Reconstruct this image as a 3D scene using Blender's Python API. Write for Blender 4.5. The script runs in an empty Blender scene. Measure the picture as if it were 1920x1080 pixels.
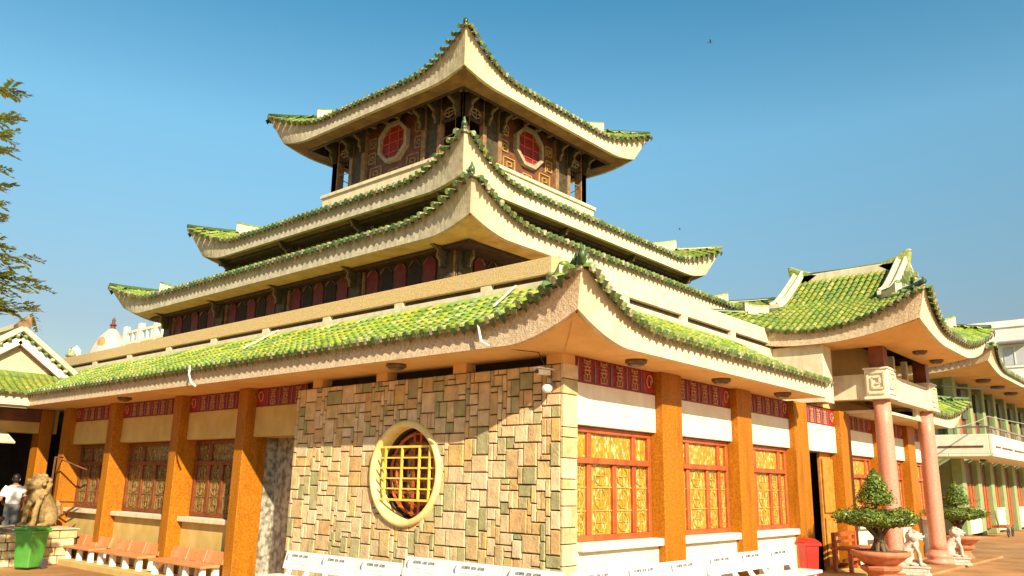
import bpy, bmesh, math, random
from mathutils import Vector, Matrix, noise
random.seed(7)
PI = math.pi
R = math.radians
S = bpy.context.scene
COL = S.collection

# ------------------------------------------------------------------ camera
cam_d = bpy.data.cameras.new('camera')
cam = bpy.data.objects.new('camera', cam_d); COL.objects.link(cam)
YAW, PIT, ROL = R(41.05), R(13.59), R(1.083)
_f = Vector((math.cos(YAW)*math.cos(PIT), math.sin(YAW)*math.cos(PIT), math.sin(PIT)))
_r0 = Vector((math.sin(YAW), -math.cos(YAW), 0)); _u0 = _r0.cross(_f)
_r = math.cos(ROL)*_r0 + math.sin(ROL)*_u0
_u = -math.sin(ROL)*_r0 + math.cos(ROL)*_u0
M = Matrix((( _r.x, _u.x, -_f.x, -8.343), (_r.y, _u.y, -_f.y, -6.362), (_r.z, _u.z, -_f.z, 1.65), (0, 0, 0, 1)))
cam.matrix_world = M
cam_d.sensor_width = 36; cam_d.lens = 1524/1920*36
cam_d.clip_start = 0.1; cam_d.clip_end = 6000
S.camera = cam

# ------------------------------------------------------------------ world, sun, exposure
SUN = Vector((-0.77, -1.61, 1.0)).normalized()
W = bpy.data.worlds.new('World'); S.world = W; W.use_nodes = True
wn = W.node_tree; wn.nodes.clear()
wo = wn.nodes.new('ShaderNodeOutputWorld'); bg = wn.nodes.new('ShaderNodeBackground')
sky = wn.nodes.new('ShaderNodeTexSky'); sky.sky_type = 'NISHITA'; sky.sun_disc = False
sky.sun_elevation = math.asin(SUN.z); sky.sun_rotation = math.atan2(SUN.x, SUN.y)
sky.altitude = 0; sky.air_density = 1.0; sky.dust_density = 0.5; sky.ozone_density = 1.0
bg.inputs['Strength'].default_value = 0.056
tint = wn.nodes.new('ShaderNodeMix'); tint.data_type = 'RGBA'; tint.blend_type = 'MULTIPLY'; tint.inputs[0].default_value = 1.0
wtc = wn.nodes.new('ShaderNodeTexCoord'); wsp = wn.nodes.new('ShaderNodeSeparateXYZ'); wcr = wn.nodes.new('ShaderNodeValToRGB')   # haze-washed horizon, deeper blue towards the zenith
els = wcr.color_ramp.elements; els[0].position = 0.0; els[0].color = (0.74, 0.66, 0.55, 1); els[1].position = 0.75; els[1].color = (0.35, 0.95, 1.1, 1)
for p_, c_ in ((0.17, (0.86, 0.84, 0.75, 1)), (0.4, (1.10, 1.68, 1.54, 1)), (0.58, (0.46, 1.36, 1.42, 1))):
    e_ = els.new(p_); e_.color = c_
wn.links.new(wtc.outputs['Generated'], wsp.inputs[0]); wn.links.new(wsp.outputs[2], wcr.inputs[0]); wn.links.new(wcr.outputs[0], tint.inputs[7])
wn.links.new(sky.outputs[0], tint.inputs[6]); wn.links.new(tint.outputs[2], bg.inputs[0]); wn.links.new(bg.outputs[0], wo.inputs[0])
sd = bpy.data.lights.new('sun', 'SUN'); sd.energy = 4.2; sd.angle = R(0.5); sd.color = (1.0, 0.87, 0.64)
sun = bpy.data.objects.new('sun', sd); COL.objects.link(sun)
sun.rotation_euler = SUN.to_track_quat('Z', 'Y').to_euler(); sun.location = (-20, -40, 30)
S.view_settings.view_transform = 'Standard'; S.view_settings.look = 'None'
S.view_settings.exposure = 1.15; S.view_settings.gamma = 1.0
S.view_settings.use_curve_mapping = False

# ------------------------------------------------------------------ materials
MATS = {}
def mat(name, c1, c2=None, rough=0.7, scale=8.0, bump=0.0, bscale=None, spec=0.5, detail=6, lo=0.35, hi=0.65,
        rnd=None, metal=0.0, wear=None, wscale=1.3, coat=0.0):
    if name in MATS: return MATS[name]
    m = bpy.data.materials.new(name); m.use_nodes = True
    n, l = m.node_tree.nodes, m.node_tree.links
    b = n['Principled BSDF']; b.inputs['Roughness'].default_value = rough
    b.inputs['Specular IOR Level'].default_value = spec; b.inputs['Metallic'].default_value = metal
    b.inputs['Coat Weight'].default_value = coat
    tc = n.new('ShaderNodeTexCoord')
    nz = n.new('ShaderNodeTexNoise'); nz.inputs['Scale'].default_value = scale; nz.inputs['Detail'].default_value = detail
    l.new(tc.outputs['Object'], nz.inputs['Vector'])
    if rnd:
        oi = n.new('ShaderNodeObjectInfo'); ge = n.new('ShaderNodeNewGeometry')
        ad = n.new('ShaderNodeMath'); ad.operation = 'ADD'
        l.new(oi.outputs['Random'], ad.inputs[0]); l.new(ge.outputs['Random Per Island'], ad.inputs[1])
        fr = n.new('ShaderNodeMath'); fr.operation = 'FRACT'; l.new(ad.outputs[0], fr.inputs[0])
        rp = n.new('ShaderNodeValToRGB'); rp.color_ramp.interpolation = 'CONSTANT' if len(rnd) > 6 else 'LINEAR'
        while len(rp.color_ramp.elements) > 1: rp.color_ramp.elements.remove(rp.color_ramp.elements[0])
        k = len(rnd); rp.color_ramp.elements[0].position = 0; rp.color_ramp.elements[0].color = (*rnd[0], 1)
        for i in range(1, k):
            e = rp.color_ramp.elements.new(i/(k if len(rnd) > 6 else k-1)); e.color = (*rnd[i], 1)
        l.new(fr.outputs[0], rp.inputs[0])
        mx = n.new('ShaderNodeMix'); mx.data_type = 'RGBA'; mx.blend_type = 'MULTIPLY'
        cr = n.new('ShaderNodeValToRGB'); cr.color_ramp.elements[0].position = lo; cr.color_ramp.elements[1].position = hi
        v = c1[0]; cr.color_ramp.elements[0].color = (v, v, v, 1); cr.color_ramp.elements[1].color = (1.1, 1.1, 1.1, 1)
        l.new(nz.outputs[0], cr.inputs[0]); mx.inputs[0].default_value = 1.0
        l.new(rp.outputs[0], mx.inputs[6]); l.new(cr.outputs[0], mx.inputs[7]); out = mx.outputs[2]
    else:
        cr = n.new('ShaderNodeValToRGB'); cr.color_ramp.elements[0].position = lo; cr.color_ramp.elements[1].position = hi
        c2 = c2 or tuple(min(1, x*1.18) for x in c1)
        cr.color_ramp.elements[0].color = (*c1, 1); cr.color_ramp.elements[1].color = (*c2, 1)
        l.new(nz.outputs[0], cr.inputs[0]); out = cr.outputs[0]
    if wear:
        n2 = n.new('ShaderNodeTexNoise'); n2.inputs['Scale'].default_value = wscale; n2.inputs['Detail'].default_value = 8
        n2.inputs['Roughness'].default_value = 0.7
        mp = n.new('ShaderNodeMapping'); mp.inputs['Scale'].default_value = (2.6, 2.6, 0.40)
        l.new(tc.outputs['Object'], mp.inputs[0]); l.new(mp.outputs[0], n2.inputs['Vector'])
        c3 = n.new('ShaderNodeValToRGB'); c3.color_ramp.elements[0].position = 0.48; c3.color_ramp.elements[1].position = 0.75
        c3.color_ramp.elements[1].color = (0.8, 0.8, 0.8, 1)
        l.new(n2.outputs[0], c3.inputs[0])
        m2 = n.new('ShaderNodeMix'); m2.data_type = 'RGBA'; l.new(c3.outputs[0], m2.inputs[0])
        l.new(out, m2.inputs[6]); m2.inputs[7].default_value = (*wear, 1); out = m2.outputs[2]
    l.new(out, b.inputs['Base Color'])
    if bump:
        nb = n.new('ShaderNodeTexNoise'); nb.inputs['Scale'].default_value = bscale or scale*3; nb.inputs['Detail'].default_value = 8
        l.new(tc.outputs['Object'], nb.inputs['Vector'])
        bp = n.new('ShaderNodeBump'); bp.inputs['Strength'].default_value = bump; bp.inputs['Distance'].default_value = 0.02
        l.new(nb.outputs[0], bp.inputs['Height']); l.new(bp.outputs[0], b.inputs['Normal'])
    MATS[name] = m; return m

GREENS = [(0.15, 0.24, 0.03), (0.24, 0.34, 0.035), (0.32, 0.40, 0.045), (0.19, 0.31, 0.05), (0.40, 0.42, 0.06), (0.27, 0.36, 0.04),
          (0.17, 0.28, 0.08), (0.34, 0.40, 0.08), (0.29, 0.37, 0.03), (0.44, 0.37, 0.06), (0.24, 0.35, 0.10), (0.33, 0.41, 0.10), (0.42, 0.45, 0.17)]
m_tile = mat('glazed_green_tile', (0.5, 0, 0), rough=0.34, scale=22, rnd=GREENS, bump=0.15, lo=0.3, hi=0.6)
OLIVES = [(0.19, 0.27, 0.04), (0.25, 0.31, 0.045), (0.30, 0.34, 0.05), (0.21, 0.29, 0.045), (0.27, 0.31, 0.05), (0.16, 0.25, 0.06), (0.36, 0.38, 0.09), (0.23, 0.31, 0.04), (0.29, 0.30, 0.05)]
m_tile_y = mat('weathered_yellow_green_tile', (0.45, 0, 0), rough=0.4, scale=22, rnd=OLIVES, bump=0.2, lo=0.3, hi=0.6)
DARKG = [(0.16, 0.22, 0.06), (0.22, 0.29, 0.08), (0.30, 0.35, 0.13), (0.13, 0.20, 0.06), (0.40, 0.42, 0.22), (0.22, 0.29, 0.08), (0.46, 0.46, 0.28), (0.10, 0.16, 0.05)]
m_cap = mat('dark_green_glaze', (0.5, 0, 0), rough=0.35, scale=25, rnd=DARKG, bump=0.2)
m_orn = mat('dark_green_ornament', (0.5, 0, 0), rough=0.35, scale=25, rnd=[(0.05, 0.10, 0.04), (0.10, 0.17, 0.06), (0.16, 0.22, 0.09), (0.07, 0.13, 0.04), (0.24, 0.28, 0.14), (0.09, 0.14, 0.05), (0.05, 0.09, 0.03)])
m_drip = mat('dark_glazed_drip', (0.5, 0, 0), rough=0.4, scale=25, rnd=[(0.05, 0.07, 0.02), (0.09, 0.09, 0.03), (0.06, 0.10, 0.03), (0.14, 0.10, 0.04), (0.10, 0.13, 0.04), (0.18, 0.18, 0.08), (0.07, 0.08, 0.03)])
m_bed = mat('roof_bed', (0.10, 0.17, 0.03), (0.20, 0.28, 0.05), rough=0.7, scale=9, bump=0.4)
m_fas_p = mat('pebbledash_pink', (0.50, 0.36, 0.22), (0.74, 0.58, 0.38), rough=0.9, scale=26, bump=0.6, bscale=60, wear=(0.40, 0.28, 0.17), wscale=2.2)
m_fas = mat('cream_render', (0.60, 0.51, 0.33), (0.70, 0.61, 0.42), rough=0.85, scale=7, bump=0.25, bscale=50, wear=(0.44, 0.35, 0.21), wscale=2.6)
m_fas_t = mat('weathered_cream_render', (0.42, 0.36, 0.24), (0.58, 0.51, 0.36), rough=0.9, scale=9, bump=0.35, bscale=50, wear=(0.24, 0.20, 0.12), wscale=3.5)
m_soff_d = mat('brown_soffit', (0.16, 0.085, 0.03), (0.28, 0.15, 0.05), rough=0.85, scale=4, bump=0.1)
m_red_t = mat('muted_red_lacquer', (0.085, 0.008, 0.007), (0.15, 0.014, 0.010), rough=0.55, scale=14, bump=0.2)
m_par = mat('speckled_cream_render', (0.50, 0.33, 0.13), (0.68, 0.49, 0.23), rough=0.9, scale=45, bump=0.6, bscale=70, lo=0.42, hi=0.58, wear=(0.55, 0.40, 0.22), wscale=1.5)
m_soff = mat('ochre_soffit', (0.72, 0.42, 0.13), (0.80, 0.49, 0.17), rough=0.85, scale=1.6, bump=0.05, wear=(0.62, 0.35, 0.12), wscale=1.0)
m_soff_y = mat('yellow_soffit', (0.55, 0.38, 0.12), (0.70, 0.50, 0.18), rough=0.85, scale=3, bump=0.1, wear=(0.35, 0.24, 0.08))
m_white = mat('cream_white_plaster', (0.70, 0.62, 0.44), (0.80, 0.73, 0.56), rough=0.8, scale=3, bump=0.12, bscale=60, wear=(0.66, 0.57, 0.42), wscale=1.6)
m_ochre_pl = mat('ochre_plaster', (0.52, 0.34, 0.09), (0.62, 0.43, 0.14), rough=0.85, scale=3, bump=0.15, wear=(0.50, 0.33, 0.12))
m_orange = mat('orange_stone_column', (0.31, 0.095, 0.003), (0.45, 0.165, 0.007), rough=0.55, spec=0.25, scale=34, bump=0.25, bscale=60, lo=0.36, hi=0.62, wear=(0.20, 0.060, 0.004), wscale=2.2, detail=10)
m_pink = mat('pink_terrazzo_column', (0.50, 0.20, 0.13), (0.60, 0.29, 0.20), rough=0.5, scale=30, bump=0.1, wear=(0.48, 0.14, 0.06), wscale=0.7)
m_mortar = mat('dark_mortar', (0.06, 0.036, 0.015), (0.10, 0.06, 0.028), rough=0.95, scale=20, bump=0.5)
STONES = [(0.68, 0.48, 0.25), (0.62, 0.42, 0.20), (0.72, 0.53, 0.29), (0.48, 0.41, 0.20), (0.64, 0.44, 0.22), (0.62, 0.41, 0.15),
          (0.70, 0.51, 0.29), (0.38, 0.34, 0.16), (0.60, 0.40, 0.18), (0.74, 0.57, 0.33), (0.48, 0.40, 0.19), (0.66, 0.46, 0.20), (0.62, 0.38, 0.16), (0.66, 0.50, 0.28), (0.70, 0.49, 0.25), (0.72, 0.54, 0.31), (0.74, 0.56, 0.34)]
m_stone = mat('ashlar_stone', (0.72, 0, 0), rough=0.85, scale=7, rnd=STONES, bump=0.55, bscale=28, lo=0.3, hi=0.7)
m_red = mat('red_lacquer', (0.17, 0.010, 0.010), (0.26, 0.016, 0.014), rough=0.5, scale=10, bump=0.1)
m_redb = mat('bright_red_lacquer', (0.28, 0.014, 0.010), (0.38, 0.022, 0.014), rough=0.4, scale=10)
m_emb = mat('cream_emblem', (0.42, 0.20, 0.10), (0.52, 0.28, 0.15), rough=0.7, scale=20)
m_frame = mat('red_brown_timber', (0.30, 0.055, 0.012), (0.42, 0.09, 0.02), rough=0.42, scale=6, bump=0.15, wear=(0.48, 0.14, 0.04))
m_dframe = mat('dark_brown_timber', (0.10, 0.035, 0.015), (0.17, 0.06, 0.025), rough=0.5, scale=6, bump=0.2)
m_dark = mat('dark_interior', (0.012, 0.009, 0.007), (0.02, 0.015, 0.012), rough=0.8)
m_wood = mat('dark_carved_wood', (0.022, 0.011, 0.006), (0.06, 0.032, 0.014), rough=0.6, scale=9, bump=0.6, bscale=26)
m_woodg = mat('olive_carved_wood', (0.030, 0.026, 0.010), (0.075, 0.058, 0.022), rough=0.6, scale=9, bump=0.6, bscale=26)
m_post = mat('timber_post', (0.17, 0.09, 0.035), (0.30, 0.17, 0.07), rough=0.6, scale=8, bump=0.3)
m_cream_s = mat('pale_carving_paint', (0.22, 0.15, 0.08), (0.34, 0.25, 0.14), rough=0.7, scale=12)
m_gold = mat('yellow_grille_paint', (0.72, 0.50, 0.06), (0.82, 0.62, 0.12), rough=0.4, scale=10)
m_rim = mat('yellow_ring_plaster', (0.72, 0.55, 0.18), (0.82, 0.66, 0.30), rough=0.6, scale=6, bump=0.1)
m_lat = mat('gold_lattice', (0.40, 0.23, 0.03), (0.54, 0.36, 0.09), rough=0.45, scale=10)
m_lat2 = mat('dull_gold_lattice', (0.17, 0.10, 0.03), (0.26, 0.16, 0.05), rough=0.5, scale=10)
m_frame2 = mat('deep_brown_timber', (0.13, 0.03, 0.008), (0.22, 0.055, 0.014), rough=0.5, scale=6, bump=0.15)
m_marble = mat('mottled_marble', (0.16, 0.13, 0.09), (0.46, 0.42, 0.33), rough=0.4, scale=9, lo=0.38, hi=0.56, detail=12, wear=(0.08, 0.06, 0.04), wscale=5)
m_bench = mat('white_granite', (0.70, 0.68, 0.64), (0.84, 0.82, 0.78), rough=0.35, scale=60, lo=0.4, hi=0.6, wear=(0.6, 0.55, 0.48))
m_borange = mat('orange_granite', (0.55, 0.17, 0.05), (0.70, 0.28, 0.10), rough=0.4, scale=50, lo=0.4, hi=0.6, wear=(0.6, 0.35, 0.2))
m_blk = mat('black_print', (0.06, 0.05, 0.05), (0.09, 0.08, 0.08), rough=0.6)
m_prt = mat('faded_orange_print', (0.55, 0.40, 0.30), (0.62, 0.47, 0.36), rough=0.6)
m_lion = mat('white_marble_lion', (0.42, 0.36, 0.28), (0.60, 0.54, 0.45), rough=0.7, scale=12, bump=0.8, bscale=40, wear=(0.24, 0.19, 0.13), wscale=6)
m_lionb = mat('tan_stone_lion', (0.24, 0.15, 0.05), (0.38, 0.26, 0.10), rough=0.8, scale=14, bump=0.8, bscale=30, wear=(0.2, 0.12, 0.05), wscale=4)
m_binr = mat('red_plastic', (0.62, 0.015, 0.01), (0.72, 0.03, 0.02), rough=0.35, scale=3)
m_bing = mat('green_plastic', (0.05, 0.26, 0.03), (0.08, 0.34, 0.05), rough=0.4, scale=3, wear=(0.10, 0.22, 0.05))
m_terra = mat('terracotta', (0.42, 0.13, 0.05), (0.55, 0.20, 0.09), rough=0.7, scale=8, bump=0.2, wear=(0.3, 0.1, 0.05))
m_leaf = mat('leaf_green', (0.6, 0, 0), rough=0.5, scale=3, rnd=[(0.07, 0.13, 0.012), (0.13, 0.20, 0.02), (0.20, 0.26, 0.025), (0.09, 0.16, 0.02), (0.28, 0.31, 0.035), (0.15, 0.22, 0.02), (0.05, 0.10, 0.012)])
m_leaf2 = mat('tree_leaf', (0.6, 0, 0), rough=0.5, scale=3, rnd=[(0.26, 0.34, 0.05), (0.36, 0.42, 0.06), (0.44, 0.46, 0.08), (0.22, 0.30, 0.05), (0.48, 0.42, 0.08), (0.3, 0.36, 0.06), (0.38, 0.42, 0.08)])
m_bark = mat('bark', (0.10, 0.06, 0.03), (0.2, 0.13, 0.07), rough=0.95, scale=14, bump=0.9)
m_greenw = mat('green_painted_wall', (0.20, 0.27, 0.11), (0.26, 0.33, 0.14), rough=0.8, scale=3, bump=0.1, wear=(0.30, 0.33, 0.18))
m_dgreen = mat('dark_green_shutter', (0.05, 0.07, 0.03), (0.08, 0.10, 0.04), rough=0.6)
m_whiteb = mat('white_wall_far', (0.74, 0.68, 0.62), (0.82, 0.77, 0.71), rough=0.85, scale=0.6, wear=(0.62, 0.56, 0.5), wscale=0.3)
m_pinkw = mat('pale_pink_stucco', (0.46, 0.35, 0.31), (0.56, 0.46, 0.42), rough=0.85, scale=1.2, bump=0.2, wear=(0.52, 0.30, 0.2), wscale=0.8)
m_metal = mat('dull_metal', (0.25, 0.22, 0.18), (0.35, 0.3, 0.25), rough=0.4, metal=0.6)
m_cable = mat('black_rubber', (0.03, 0.03, 0.03), rough=0.6)
m_cablel = mat('pale_cable', (0.35, 0.31, 0.25), rough=0.6)
m_lampg = mat('lamp_glass', (0.10, 0.06, 0.025), (0.15, 0.09, 0.04), rough=0.3)
m_pvc = mat('white_pvc', (0.72, 0.68, 0.58), rough=0.4)
m_skin = mat('skin', (0.36, 0.17, 0.09), rough=0.55)
m_shirt = mat('white_shirt', (0.70, 0.62, 0.58), (0.78, 0.70, 0.66), rough=0.8, scale=6, bump=0.4)
m_trous = mat('grey_trousers', (0.10, 0.10, 0.09), (0.15, 0.15, 0.14), rough=0.85, scale=6, bump=0.3)
m_hair = mat('black_hair', (0.012, 0.01, 0.01), rough=0.5)

def ground_mat():
    m = bpy.data.materials.new('orange_paving'); m.use_nodes = True
    n, l = m.node_tree.nodes, m.node_tree.links; b = n['Principled BSDF']; b.inputs['Roughness'].default_value = 0.75
    tc = n.new('ShaderNodeTexCoord'); br = n.new('ShaderNodeTexBrick')
    br.inputs['Scale'].default_value = 1.0; br.inputs['Brick Width'].default_value = 0.4; br.inputs['Row Height'].default_value = 0.4
    br.offset = 0.0; br.inputs['Mortar Size'].default_value = 0.006; br.inputs['Bias'].default_value = 0.0
    br.inputs['Color1'].default_value = (0.42, 0.205, 0.07, 1); br.inputs['Color2'].default_value = (0.47, 0.24, 0.09, 1)
    br.inputs['Mortar'].default_value = (0.38, 0.20, 0.08, 1)
    l.new(tc.outputs['Object'], br.inputs['Vector'])
    nz = n.new('ShaderNodeTexNoise'); nz.inputs['Scale'].default_value = 0.9; nz.inputs['Detail'].default_value = 9
    l.new(tc.outputs['Object'], nz.inputs['Vector'])
    mx = n.new('ShaderNodeMix'); mx.data_type = 'RGBA'; mx.blend_type = 'MULTIPLY'; mx.inputs[0].default_value = 1
    cr = n.new('ShaderNodeValToRGB'); cr.color_ramp.elements[0].position = 0.35; cr.color_ramp.elements[0].color = (0.7, 0.66, 0.6, 1)
    cr.color_ramp.elements[1].position = 0.65; cr.color_ramp.elements[1].color = (1.1, 1.08, 1.0, 1)
    l.new(nz.outputs[0], cr.inputs[0]); l.new(br.outputs[0], mx.inputs[6]); l.new(cr.outputs[0], mx.inputs[7])
    l.new(mx.outputs[2], b.inputs['Base Color'])
    bp = n.new('ShaderNodeBump'); bp.inputs['Strength'].default_value = 0.3; bp.inputs['Distance'].default_value = 0.01
    l.new(br.outputs[1], bp.inputs['Height']); bp.invert = True; l.new(bp.outputs[0], b.inputs['Normal'])
    return m
def glass_mat(name, cols, rough=0.25):
    """patterned yellow glass: small blotches between pale cames"""
    m = bpy.data.materials.new(name); m.use_nodes = True
    n, l = m.node_tree.nodes, m.node_tree.links; b = n['Principled BSDF']; b.inputs['Roughness'].default_value = rough
    tc = n.new('ShaderNodeTexCoord'); vo = n.new('ShaderNodeTexVoronoi'); vo.inputs['Scale'].default_value = 23; vo.inputs['Randomness'].default_value = 0.8
    mp = n.new('ShaderNodeMapping'); mp.inputs['Scale'].default_value = (1.3, 1.3, 0.8)
    l.new(tc.outputs['Object'], mp.inputs[0]); l.new(mp.outputs[0], vo.inputs['Vector'])
    sp = n.new('ShaderNodeSeparateColor'); l.new(vo.outputs['Color'], sp.inputs[0])
    rp = n.new('ShaderNodeValToRGB'); rp.color_ramp.interpolation = 'CONSTANT'
    rp.color_ramp.elements[0].color = (*cols[0], 1); rp.color_ramp.elements[1].color = (*cols[1], 1); rp.color_ramp.elements[1].position = 0.3
    for i, c in enumerate(cols[2:]):
        e = rp.color_ramp.elements.new(0.5 + 0.5*i/max(1, len(cols)-2)); e.color = (*c, 1)
    l.new(sp.outputs[0], rp.inputs[0])
    v2 = n.new('ShaderNodeTexVoronoi'); v2.inputs['Scale'].default_value = 2.2
    l.new(tc.outputs['Object'], v2.inputs['Vector'])
    mx = n.new('ShaderNodeMix'); mx.data_type = 'RGBA'; mx.inputs[0].default_value = 0.2
    s2 = n.new('ShaderNodeValToRGB'); s2.color_ramp.elements[0].color = (*cols[0], 1); s2.color_ramp.elements[1].color = (*cols[-1], 1)
    l.new(v2.outputs['Distance'], s2.inputs[0]); l.new(rp.outputs[0], mx.inputs[6]); l.new(s2.outputs[0], mx.inputs[7])
    l.new(mx.outputs[2], b.inputs['Base Color'])
    bp = n.new('ShaderNodeBump'); bp.inputs['Strength'].default_value = 0.4; bp.inputs['Distance'].default_value = 0.01
    l.new(vo.outputs['Distance'], bp.inputs['Height']); l.new(bp.outputs[0], b.inputs['Normal'])
    MATS[name] = m; return m
m_ground = ground_mat()
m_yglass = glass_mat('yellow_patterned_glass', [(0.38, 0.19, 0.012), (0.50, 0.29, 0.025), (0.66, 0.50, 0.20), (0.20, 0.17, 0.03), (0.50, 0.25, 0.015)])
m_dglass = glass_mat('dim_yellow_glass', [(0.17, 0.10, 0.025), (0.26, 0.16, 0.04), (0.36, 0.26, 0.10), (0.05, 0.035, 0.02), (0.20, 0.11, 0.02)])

# ------------------------------------------------------------------ mesh helpers
class MB:
    def __init__(s): s.v = []; s.f = []; s.ch = []
    def add(s, vs, fs):
        o = len(s.v); s.ch.append((o, len(s.f))); s.v += [tuple(p) for p in vs]; s.f += [tuple(i+o for i in f) for f in fs]; return s
    def hexa(s, p):   # p: 4 bottom (ccw) + 4 top
        return s.add(p, [(3, 2, 1, 0), (4, 5, 6, 7), (0, 1, 5, 4), (1, 2, 6, 5), (2, 3, 7, 6), (3, 0, 4, 7)])
    def box(s, x0, y0, z0, x1, y1, z1, tx=0, ty=0):
        return s.hexa([(x0, y0, z0), (x1, y0, z0), (x1, y1, z0), (x0, y1, z0), (x0+tx, y0+ty, z1), (x1-tx, y0+ty, z1), (x1-tx, y1-ty, z1), (x0+tx, y1-ty, z1)])
    def bar(s, a, b, w, h, up=(0, 0, 1)):
        a, b = Vector(a), Vector(b); d = (b-a).normalized(); up = Vector(up)
        if abs(d.dot(up)) > 0.98: up = Vector((1, 0, 0))
        sd = d.cross(up).normalized(); u2 = sd.cross(d)
        q = [(-w/2, -h/2), (w/2, -h/2), (w/2, h/2), (-w/2, h/2)]
        A = [a+sd*x+u2*y for x, y in q]; B = [b+sd*x+u2*y for x, y in q]
        return s.add(A+B, [(3, 2, 1, 0), (4, 5, 6, 7), (0, 1, 5, 4), (1, 2, 6, 5), (2, 3, 7, 6), (3, 0, 4, 7)])
    def tube(s, path, r, n=8, r2=None, flat=1.0):
        path = [Vector(p) for p in path]; k = len(path); r2 = r if r2 is None else r2
        rs = r if isinstance(r, (list, tuple)) else [r+(r2-r)*i/(k-1) for i in range(k)]
        vs = []; ref = Vector((0, 0, 1))
        for i, p in enumerate(path):
            d = (path[min(i+1, k-1)]-path[max(i-1, 0)]).normalized()
            rf = ref if abs(d.dot(ref)) < 0.95 else Vector((1, 0, 0))
            a = d.cross(rf).normalized(); b = a.cross(d)
            vs += [p+a*math.cos(2*PI*j/n)*rs[i]+b*math.sin(2*PI*j/n)*rs[i]*flat for j in range(n)]
        fs = [(i*n+j, i*n+(j+1) % n, (i+1)*n+(j+1) % n, (i+1)*n+j) for i in range(k-1) for j in range(n)]
        fs += [tuple(range(n-1, -1, -1)), tuple(range((k-1)*n, k*n))]
        return s.add(vs, fs)
    def lathe(s, prof, c=(0, 0, 0), n=20, sx=1, sy=1):
        vs = []; k = len(prof)
        for r, z in prof: vs += [(c[0]+r*math.cos(2*PI*j/n)*sx, c[1]+r*math.sin(2*PI*j/n)*sy, c[2]+z) for j in range(n)]
        fs = [(i*n+j, i*n+(j+1) % n, (i+1)*n+(j+1) % n, (i+1)*n+j) for i in range(k-1) for j in range(n)]
        fs += [tuple(range(n-1, -1, -1)), tuple(range((k-1)*n, k*n))]
        return s.add(vs, fs)
    def prism(s, poly, fn, d0, d1):
        """poly in (u,v); fn(u,v,d)->3d"""
        k = len(poly); vs = [fn(u, v, d0) for u, v in poly]+[fn(u, v, d1) for u, v in poly]
        return s.add(vs, [tuple(range(k-1, -1, -1)), tuple(range(k, 2*k))]+[(i, (i+1) % k, k+(i+1) % k, k+i) for i in range(k)])
    def grid(s, P, nu, nv):
        vs = [P(i/nu, j/nv) for j in range(nv+1) for i in range(nu+1)]
        return s.add(vs, [(j*(nu+1)+i, j*(nu+1)+i+1, (j+1)*(nu+1)+i+1, (j+1)*(nu+1)+i) for j in range(nv) for i in range(nu)])
    def ell(s, c, r, n=10, m=7, rot=None):
        vs = []; c = Vector(c)
        for i in range(m+1):
            t = PI*i/m
            for j in range(n):
                p = Vector((math.sin(t)*math.cos(2*PI*j/n)*r[0], math.sin(t)*math.sin(2*PI*j/n)*r[1], math.cos(t)*r[2]))
                if rot: p = rot @ p
                vs.append(c+p)
        return s.add(vs, [(i*n+j, i*n+(j+1) % n, (i+1)*n+(j+1) % n, (i+1)*n+j) for i in range(m) for j in range(n)])
    def mesh(s, name, smooth=False):
        me = bpy.data.meshes.new(name); me.from_pydata(s.v, [], s.f); me.update()
        bm = bmesh.new(); bm.from_mesh(me)
        bmesh.ops.recalc_face_normals(bm, faces=bm.faces) if len(bm.faces) < 60000 else None
        bm.to_mesh(me); bm.free()
        if smooth: me.shade_smooth()
        return me
    def split(s, name, m, parent=None, bevel=0, smooth=False):
        ch = s.ch+[(len(s.v), len(s.f))]; out = []
        for (a, fa), (b, fb) in zip(ch[:-1], ch[1:]):
            q = MB(); q.v = s.v[a:b]; q.f = [tuple(i-a for i in f) for f in s.f[fa:fb]]
            out.append(q.build(name, m, parent, bevel=bevel, smooth=smooth, seg=1))
        return out
    def build(s, name, m, parent=None, loc=None, smooth=False, bevel=0, seg=2):
        o = obj(name, s.mesh(name, smooth), m, parent, loc)
        if bevel:
            b = o.modifiers.new('bevel', 'BEVEL'); b.width = bevel; b.segments = seg; b.limit_method = 'ANGLE'; b.angle_limit = R(40)
        return o
def obj(name, me, m=None, parent=None, loc=None):
    o = bpy.data.objects.new(name, me); COL.objects.link(o)
    if m and not me.materials: me.materials.append(m)
    if parent: o.parent = parent
    if loc: o.location = loc
    return o
def tag(o, label=None, cat=None, group=None, kind=None):
    if label: o['label'] = label
    if cat: o['category'] = cat
    if group: o['group'] = group
    if kind: o['kind'] = kind
    return o
def thing(name, label, cat, loc=(0, 0, 0), rz=0, group=None):
    o = bpy.data.objects.new(name, None); COL.objects.link(o); o.empty_display_size = 0.2
    o.location = loc; o.rotation_euler = (0, 0, rz); return tag(o, label, cat, group)
def copy_tree(o, parent=None):
    c = o.copy(); COL.objects.link(c)
    if parent: c.parent = parent
    for ch in list(o.children): copy_tree(ch, c)
    return c
def bbox_axes(face):
    """face 'x': facade facing -X (u along Y); 'y': facade facing -Y (u along X); fn(u, z, depth into building)"""
    return (lambda u, z, d: (d, u, z)) if face == 'x' else (lambda u, z, d: (u, d, z))
def fbox(mb, face, u0, u1, z0, z1, d0, d1):
    return mb.box(d0, u0, z0, d1, u1, z1) if face == 'x' else mb.box(u0, d0, z0, u1, d1, z1)
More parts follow.
